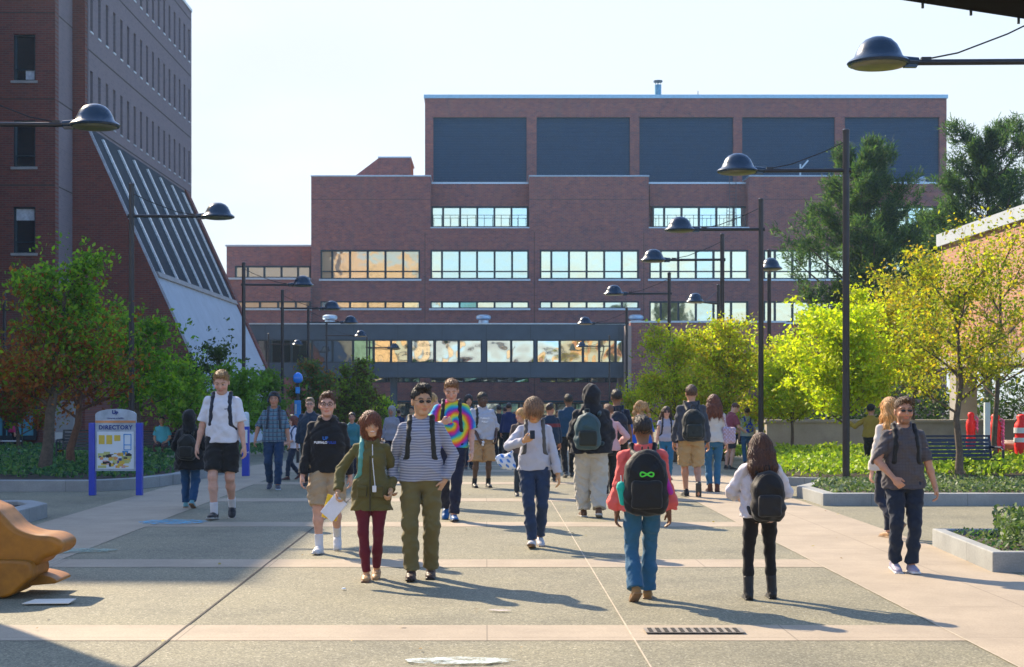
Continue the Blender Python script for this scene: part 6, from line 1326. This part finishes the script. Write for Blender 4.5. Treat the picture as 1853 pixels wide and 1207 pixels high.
# 11 right man
def inner(body, g, s, piece, h):
    F = Field((-.2,-.3,1.1), (.2,.2,1.6), .0065); F.slices(g['T'], [(z, a*.55, b+.006, y) for z, a, b, y in slope_torso(1,1,False) if 1.1 < z < 1.47], .01); F.clip(g['tp']((0,0,1.43)), (0,-.55,1)); V, Q = F.mesh(); piece('undershirt', V, Q, (.62,.62,.66), CL['cloth'])
b11, g11, s11 = person(1635, 1036, 319, 0, 'bearded man in sunglasses and a charcoal checked shirt walking at the right', h=HH, seed=11, w=1.02, top=dict(name='charcoal_shirt', c=(.085,.075,.08), mat=W_GRID, sleeve='elbow', slen=-.05, sl=.020, e=.018, loose=.028, hem=.84, neck='open', vlen=.15, collar=1, folds=.008),
  bot=dict(c=(.012,.020,.040), knee=.066, ankle=.060, folds=.007, stack=1), fa=(.075,-.02,0,3,R(8)), fb=(-.075,.05,.02,-8,R(-4)), ha=(.29,-.10,.85), hb=(-.155,-.20,.955), eb=(-1,.5,-.1), ga=30, gb=50, pb=(.3,.8,0), hair='short', hairc=(.10,.05,.022), beard=.55, skin=(.50,.25,.15), glasses='dark', shoe=('shoe', (.30,.28,.38), (.65,.65,.65)),
  pack=dict(c=(.012,.012,.013), label='black backpack straps on the bearded man in the charcoal shirt'), extra=inner)
# 12 woman with long fair hair behind him
person(1610, 975, 258, 205, 'woman with long fair hair half hidden behind the bearded man', h=.008, seed=12, fem=True, top=dict(name='cream_top', c=(.60,.55,.50), sleeve='long', e=.02, hem=.86, folds=.006), bot=dict(c=(.015,.02,.04), knee=.058, ankle=.05), fa=(.08,.24,.13,-50), fb=(-.07,-.1,0,0), hair='long', hairc=(.55,.27,.07), hlen=.34, hfront=(1,), skin=FAIR, shoe=('flat', (.35,.20,.09), (.3,.2,.12)))
# 13 khaki shorts from behind
b13, g13, s13 = person(1251, 899, 205, 180, 'tall man in a charcoal jacket and khaki shorts walking away', h=.008, seed=13, w=1.08, g=1.02, top=dict(name='charcoal_jacket', c=(.055,.06,.075), sleeve='long', sl=.022, e=.024, loose=.03, hem=.88, boxy=1, folds=.007), bot=dict(kind='shorts', c=(.45,.30,.14), len=1.0, wide=.032, cargo=1, folds=.008),
  fa=(.07,-.10,0,0), fb=(-.08,.22,.12,-62), ha=(.26,-.08,.84), hb=(-.26,-.02,.84), hair='buzz', hairc=(.10,.05,.03), skin=(.50,.25,.15), shoe=('shoe', (.015,.014,.014), (.05,.05,.05)), pack=dict(c=(.012,.016,.016), pc=(.02,.026,.024), label='black backpack with a pale tag on the tall man in khaki shorts', size=(.165,.255,.105), z=1.14))
# 14 woman with jeans and patterned bag
b14, g14, s14 = person(1291, 890, 177, 180, 'woman in a cream top, blue jeans and brown ankle boots walking away', h=.008, seed=14, fem=True, top=dict(name='cream_top', c=(.60,.55,.48), sleeve='long', sl=.018, e=.020, loose=.02, hem=.90, folds=.007), bot=dict(c=(.03,.13,.24), knee=.060, ankle=.05, len=.90, folds=.005), fa=(.065,.0,0,0), fb=(-.065,.02,0,0), hair='long', hlen=.26, hairc=(.14,.04,.018), skin=FAIR, shoe=('high', (.12,.04,.02), (.05,.02,.01)))
F = Field((-.7,-.3,.6), (0,.4,1.6), .008); F.rbox((-.27,.05,1.02), (.12,.07,.15), .05); F.chain([(-.24,.02,1.15),(-.15,.10,1.40),(-.14,.0,1.475),(-.17,-.1,1.38)], [.014]*4, .01); F.folds(.008, 6); V, Q = F.mesh(); sh = drop(V, Q, (.4,.38,.5), CL['cloth'], 'shoulder_bag', 'lavender patterned shoulder bag of the woman in blue jeans and boots', 'bag', b14, s14, (-.27,.05,.87))
cc = np.ones((len(V),4), np.float32); ff = (np.sin(V[:,0]*110)*np.sin(V[:,2]*95+V[:,1]*70) > .2)[:,None]; cc[:,:3] = np.where(ff, np.array([[.50,.45,.62]]), np.array([[.42,.30,.34]])); sh.data.color_attributes['Col'].data.foreach_set('color', cc.ravel())
# 15 hooded figure at left
person(343, 919, 177, 180, 'person in a black hooded coat and blue jeans walking away at the left', h=.008, seed=15, fem=True, w=1.08, g=1.12, top=dict(name='hooded_coat', c=(.010,.010,.012), sleeve='long', sl=.028, e=.034, loose=.03, hem=.70, flare=.01, hoodup=1, folds=.009), bot=dict(c=(.015,.06,.14), knee=.078, ankle=.066, folds=.006), fa=(.085,-.08,0,0), fb=(-.08,.14,.04,-28), ha=(.2,-.2,1.0), hb=(-.2,-.2,1.0), hair='none', skin=BROWN, shoe=('shoe', (.12,.30,.34), (.20,.10,.04)),
  pack=dict(c=(.010,.011,.010), label='black backpack on the person in the black hooded coat', z=1.12, size=(.16,.24,.10)))
# 16 checked shirt
person(496, 885, 177, 4, 'man in a blue checked shirt, jeans and big headphones walking at left', h=.008, seed=16, w=1.0, top=dict(name='checked_shirt', c=(.10,.19,.25), mat=W_PLAID, sleeve='elbow', slen=.05, sl=.020, e=.018, loose=.03, hem=.86, boxy=1, collar=1, folds=.006), bot=dict(c=(.014,.04,.095), knee=.070, ankle=.062, folds=.006), fa=(.075,-.10,0,0), fb=(-.085,.12,.04,-25), ha=(.27,-.10,.86), hb=(-.33,-.06,.90), hair='short', hairc=(.03,.02,.02), skin=(.42,.20,.12), cap=((.03,.05,.07), 'phones'),
  shoe=('shoe', (.05,.06,.09), (.45,.5,.55)), pack=dict(c=(.02,.03,.05), label='navy backpack straps on the man in the checked shirt', z=1.14))
# 17 small figure in white walking left behind him
person(531, 868, 118, -60, 'short red haired woman in white top and dark trousers behind the checked shirt man', h=.010, seed=17, fem=True, top=dict(name='white_top', c=(.60,.60,.68), sleeve='elbow', e=.022, hem=.88), bot=dict(c=(.015,.025,.05), knee=.062, ankle=.056), fa=(.06,-.2,0,0), fb=(-.06,.2,.05,-25), ha=(.15,-.28,.98), hb=(-.12,-.28,.95), hair='bob', hairc=(.14,.03,.02), skin=FAIR, shoe=('shoe', (.06,.015,.015), (.1,.1,.1)), pack=dict(c=(.02,.05,.12), label='small navy backpack on the short red haired woman'))
# 18..
person(561, 880, 162, 0, 'grey haired man in navy jacket behind the man in the black hooded jacket', h=.009, seed=18, top=dict(name='navy_jacket', c=(.02,.035,.06), sleeve='long', sl=.022, e=.024, loose=.03, hem=.86, boxy=1, neck='open', vlen=.16, folds=.006), bot=dict(c=(.02,.02,.02)), fa=(.08,.1,0,0), fb=(-.08,-.1,0,0), hair='short', hairc=(.28,.22,.15), skin=FAIR, glasses='thin')
person(637, 0, 118, 0, 'woman with dark hair and lilac scarf between the hooded jacket and the olive jacket', d=30, h=.010, seed=19, fem=True, top=dict(name='teal_jacket', c=(.03,.16,.19), sleeve='long', e=.024, hem=.86, neck='open'), bot=dict(c=(.02,.02,.04)), hair='bun', hairc=(.02,.012,.01), skin=(.40,.2,.13), shoe=('shoe',(.02,.02,.02),(.1,.1,.1)))
person(709, 0, 116, -20, 'grey haired woman in a maroon scarf left of the striped jersey', d=33, h=.011, seed=20, fem=True, top=dict(name='grey_coat', c=(.25,.25,.30), sleeve='long', e=.028, hem=.80), bot=dict(c=(.02,.02,.04)), hair='bob', hairc=(.30,.30,.30), skin=(.35,.17,.11))
person(779, 0, 206, 20, 'fair haired woman hidden between the striped jersey and the tie-dye shirt', d=22.3, h=.010, seed=21, fem=True, top=dict(name='blue_top', c=(.20,.24,.35), sleeve='long', e=.02, hem=.88), bot=dict(c=DJEAN), hair='long', hairc=(.50,.30,.10), hyaw=60, skin=FAIR)
person(1116, 0, 192, 180, 'dark haired man with a navy backpack walking away near the bridge pier', d=24.8, h=.009, seed=22, top=dict(name='navy_shirt', c=(.015,.02,.035), sleeve='short', e=.022, hem=.88), bot=dict(c=BLK), fa=(.08,.1,0,0), fb=(-.08,-.1,0,0), hair='short', hairc=(.012,.01,.01), skin=BROWN, pack=dict(c=(.012,.018,.032), label='navy backpack on the dark haired man near the bridge pier'))
person(1101, 903, 173, 190, 'woman with pale pink sleeves hidden behind the large hooded walker', h=.009, seed=23, fem=True, w=1.05, top=dict(name='pink_top', c=(.62,.36,.36), sleeve='long', sl=.024, e=.024, hem=.90), bot=dict(name='leggings', c=BLK, knee=.056, ankle=.044), fa=(.06,.1,0,0), fb=(-.10,-.1,0,0), ha=(.24,-.2,1.1), hb=(-.28,-.12,1.05), hair='short', hairc=(.16,.07,.04), skin=FAIR, shoe=('flat', (.45,.22,.14), (.3,.2,.1)))
person(1159, 0, 158, 180, 'woman with curly fair hair and a bright blue shirt seen from behind', d=26.6, h=.009, seed=24, fem=True, w=1.08, g=1.06, top=dict(name='blue_shirt', c=(.01,.10,.48), sleeve='short', slen=.9, sl=.02, e=.022, hem=.88), bot=dict(c=DJEAN), hair='curly', hairc=(.48,.27,.10), skin=(.5,.26,.16))
person(1206, 868, 134, 0, 'woman in a grey sleeveless top and jeans walking towards the viewer', h=.009, seed=25, fem=True, top=dict(name='grey_top', c=(.34,.33,.40), sleeve='short', slen=.25, e=.014, hem=.92), bot=dict(c=(.02,.12,.22), knee=.06, ankle=.055), fa=(.06,-.08,0,0), fb=(-.06,.12,0,0), hair='long', hlen=.18, hairc=(.06,.03,.02), skin=FAIR, glasses='dark', pack=dict(c=(.02,.02,.03), label='dark backpack straps on the woman in the grey sleeveless top'))
person(1318, 0, 124, 115, 'man in a maroon shirt and shorts bending forward by the yellow green bed', d=33, h=.010, seed=26, lean=14, top=dict(name='maroon_shirt', c=(.22,.05,.07), sleeve='short', slen=.8, sl=.02, e=.02, hem=.90), bot=dict(kind='shorts', c=(.03,.03,.04), len=.85, wide=.02), ha=(.2,-.35,1.0), hb=(-.2,-.35,1.0), hair='short', hairc=(.09,.03,.02), skin=FAIR, hpitch=20)
b27, g27, s27 = person(1352, 0, 104, 180, 'young man in a pale grey T-shirt with a blue drawstring bag', d=38, h=.011, seed=27, top=dict(name='grey_tee', c=(.42,.50,.48), sleeve='elbow', slen=-.1, e=.02, hem=.88), bot=dict(c=JEAN), hair='short', hairc=(.06,.03,.02), skin=FAIR, fa=(.08,.1,0,0), fb=(-.08,-.08,0,0), pack=dict(c=(.01,.05,.50), label='bright blue drawstring bag on the young man in the pale grey T-shirt', size=(.10,.15,.06), z=1.15, x=-.05))
person(1029, 864, 152, 185, 'dark haired man in navy jacket and black trousers walking away in the centre', h=.009, seed=28, w=1.04, top=dict(name='navy_jacket', c=(.012,.05,.10), sleeve='long', sl=.022, e=.026, loose=.03, hem=.86, boxy=1), bot=dict(c=BLK, knee=.066), fa=(.08,.12,.03,-20), fb=(-.08,-.1,0,0), hair='short', hairc=(.012,.01,.01), skin=BROWN)
person(995, 0, 143, 200, 'man in a navy and red jacket turning his head behind the phone reader', d=28.5, h=.010, seed=29, w=1.06, top=dict(name='navy_red_jacket', c=lambda V, g: np.where(((np.asarray(V)[:,2] > 1.22)&(np.asarray(V)[:,2] < 1.30))[:,None], np.array([[.16,.03,.04]]), np.array([[.012,.03,.06]])), sleeve='long', sl=.024, e=.028, hem=.86, boxy=1), bot=dict(c=BLK), hair='short', hairc=(.03,.015,.012), skin=(.42,.2,.13), hyaw=-50)
person(944, 0, 160, 10, 'fair haired woman just behind the young man reading his phone', d=24.5, h=.009, seed=30, fem=True, top=dict(name='brown_jacket', c=(.10,.07,.06), sleeve='long', e=.022, hem=.86), bot=dict(c=(.03,.04,.05)), hair='long', hlen=.15, hairc=(.50,.27,.08), skin=FAIR, hyaw=-60)
person(1576, 0, 130, 150, 'person in a black cap and dull yellow top stretching one arm to the left', d=30.5, h=.009, seed=31, wide=1, top=dict(name='yellow_top', c=(.28,.20,.03), sleeve='long', e=.024, hem=.95), bot=dict(c=BLK), ha=(.60,-.05,1.32), da=(1,0,.1), ea=(0,.4,-1), hair='short', hairc=BLK, cap=(BLK, 'peak'), skin=(.40,.2,.13))
# far crowd, each one its own figure
tops = [((.20,.03,.05),'maroon'), ((.02,.03,.05),'black'), ((.03,.14,.06),'green'), ((.30,.02,.08),'crimson'), ((.03,.10,.22),'steel blue'), ((.40,.40,.42),'light grey'), ((.02,.03,.10),'navy'), ((.50,.48,.44),'off-white'), ((.10,.06,.05),'brown'), ((.35,.18,.20),'dusty pink')]
far = [(848,33,4,0,'beside the rainbow shirt man, wearing a steel blue top'), (914,52,0,180,'in a maroon top right of the standing man'), (932,54,3,0,'in a crimson top left of the phone reader'), (903,46,1,180,'in black close to the standing man'), (921,42,6,180,'in navy jacket, largest of the far group'),
  (838,58,5,0,'in light grey beyond the tie-dye shirt'), (1010,48,1,0,'in black between the navy jackets'), (962,66,7,0,'in off-white deep in the crowd'),
  (893,64,2,180,'in green against the entrance glass'), (1048,56,6,0,'in navy right of the centre walker'), (745,50,5,0,'in light grey seen beside the striped shoulder'), (722,58,6,180,'in navy before the bridge column'),
  (1228,46,1,0,'in black between the grey top and the khaki shorts'), (1272,44,7,180,'in off-white past the khaki shorts man'), (600,60,8,0,'in brown beyond the black hooded jacket'), (1335,50,4,0,'in steel blue near the round sign')]
for i, (px, d, tc_, yw, lab) in enumerate(far):
    rr = random.Random(100+i); fem = rr.random() < .5; st = rr.uniform(.06,.16)
    person(px, 0, rr.uniform(1.60,1.78)*2600/d, yw+rr.uniform(-25,25), 'distant %s %s' % ('woman' if fem else 'man', lab), 'people in the far crowd', d=d, h=.013, seed=40+i, fem=fem, top=dict(name='jacket', c=tops[tc_][0], sleeve=rr.choice(['long','long','short']), e=.022, hem=.87, folds=0), bot=dict(c=rr.choice([BLK, DJEAN, NAVY, JEAN]), folds=0),
      fa=(.08,st,.03,-15), fb=(-.08,-st,0,0), hair=rr.choice(['long','bob','pony']) if fem else 'short', hairc=rr.choice([(.02,.012,.01),(.06,.03,.02),(.2,.1,.04),(.012,.01,.01)]), skin=rr.choice([LIGHT,FAIR,BROWN,ASIAN]))
person(24, 0, 90, 110, 'person in a pink top with a dark backpack by the blue glass entrance', d=50, h=.012, seed=90, fem=True, top=dict(name='pink_top', c=(.45,.04,.14), sleeve='long', e=.024, hem=.86, folds=0), bot=dict(c=BLK), hair='short', hairc=BLK, skin=LIGHT, pack=dict(c=BLK, label='dark backpack on the person in pink by the blue entrance'))
person(294, 0, 108, 0, 'person in a teal top sitting on the far bench behind the left bed', d=40.2, h=.012, seed=91, pelz=.56, fa=(.12,-.42,0,0), fb=(-.12,-.42,0,0), lean=6, top=dict(name='teal_top', c=(.10,.42,.48), sleeve='short', e=.02, hem=.88, folds=0), bot=dict(c=(.08,.03,.03), folds=0), ha=(.15,-.25,.62), hb=(-.15,-.25,.62), hair='short', hairc=BLK, skin=LIGHT)
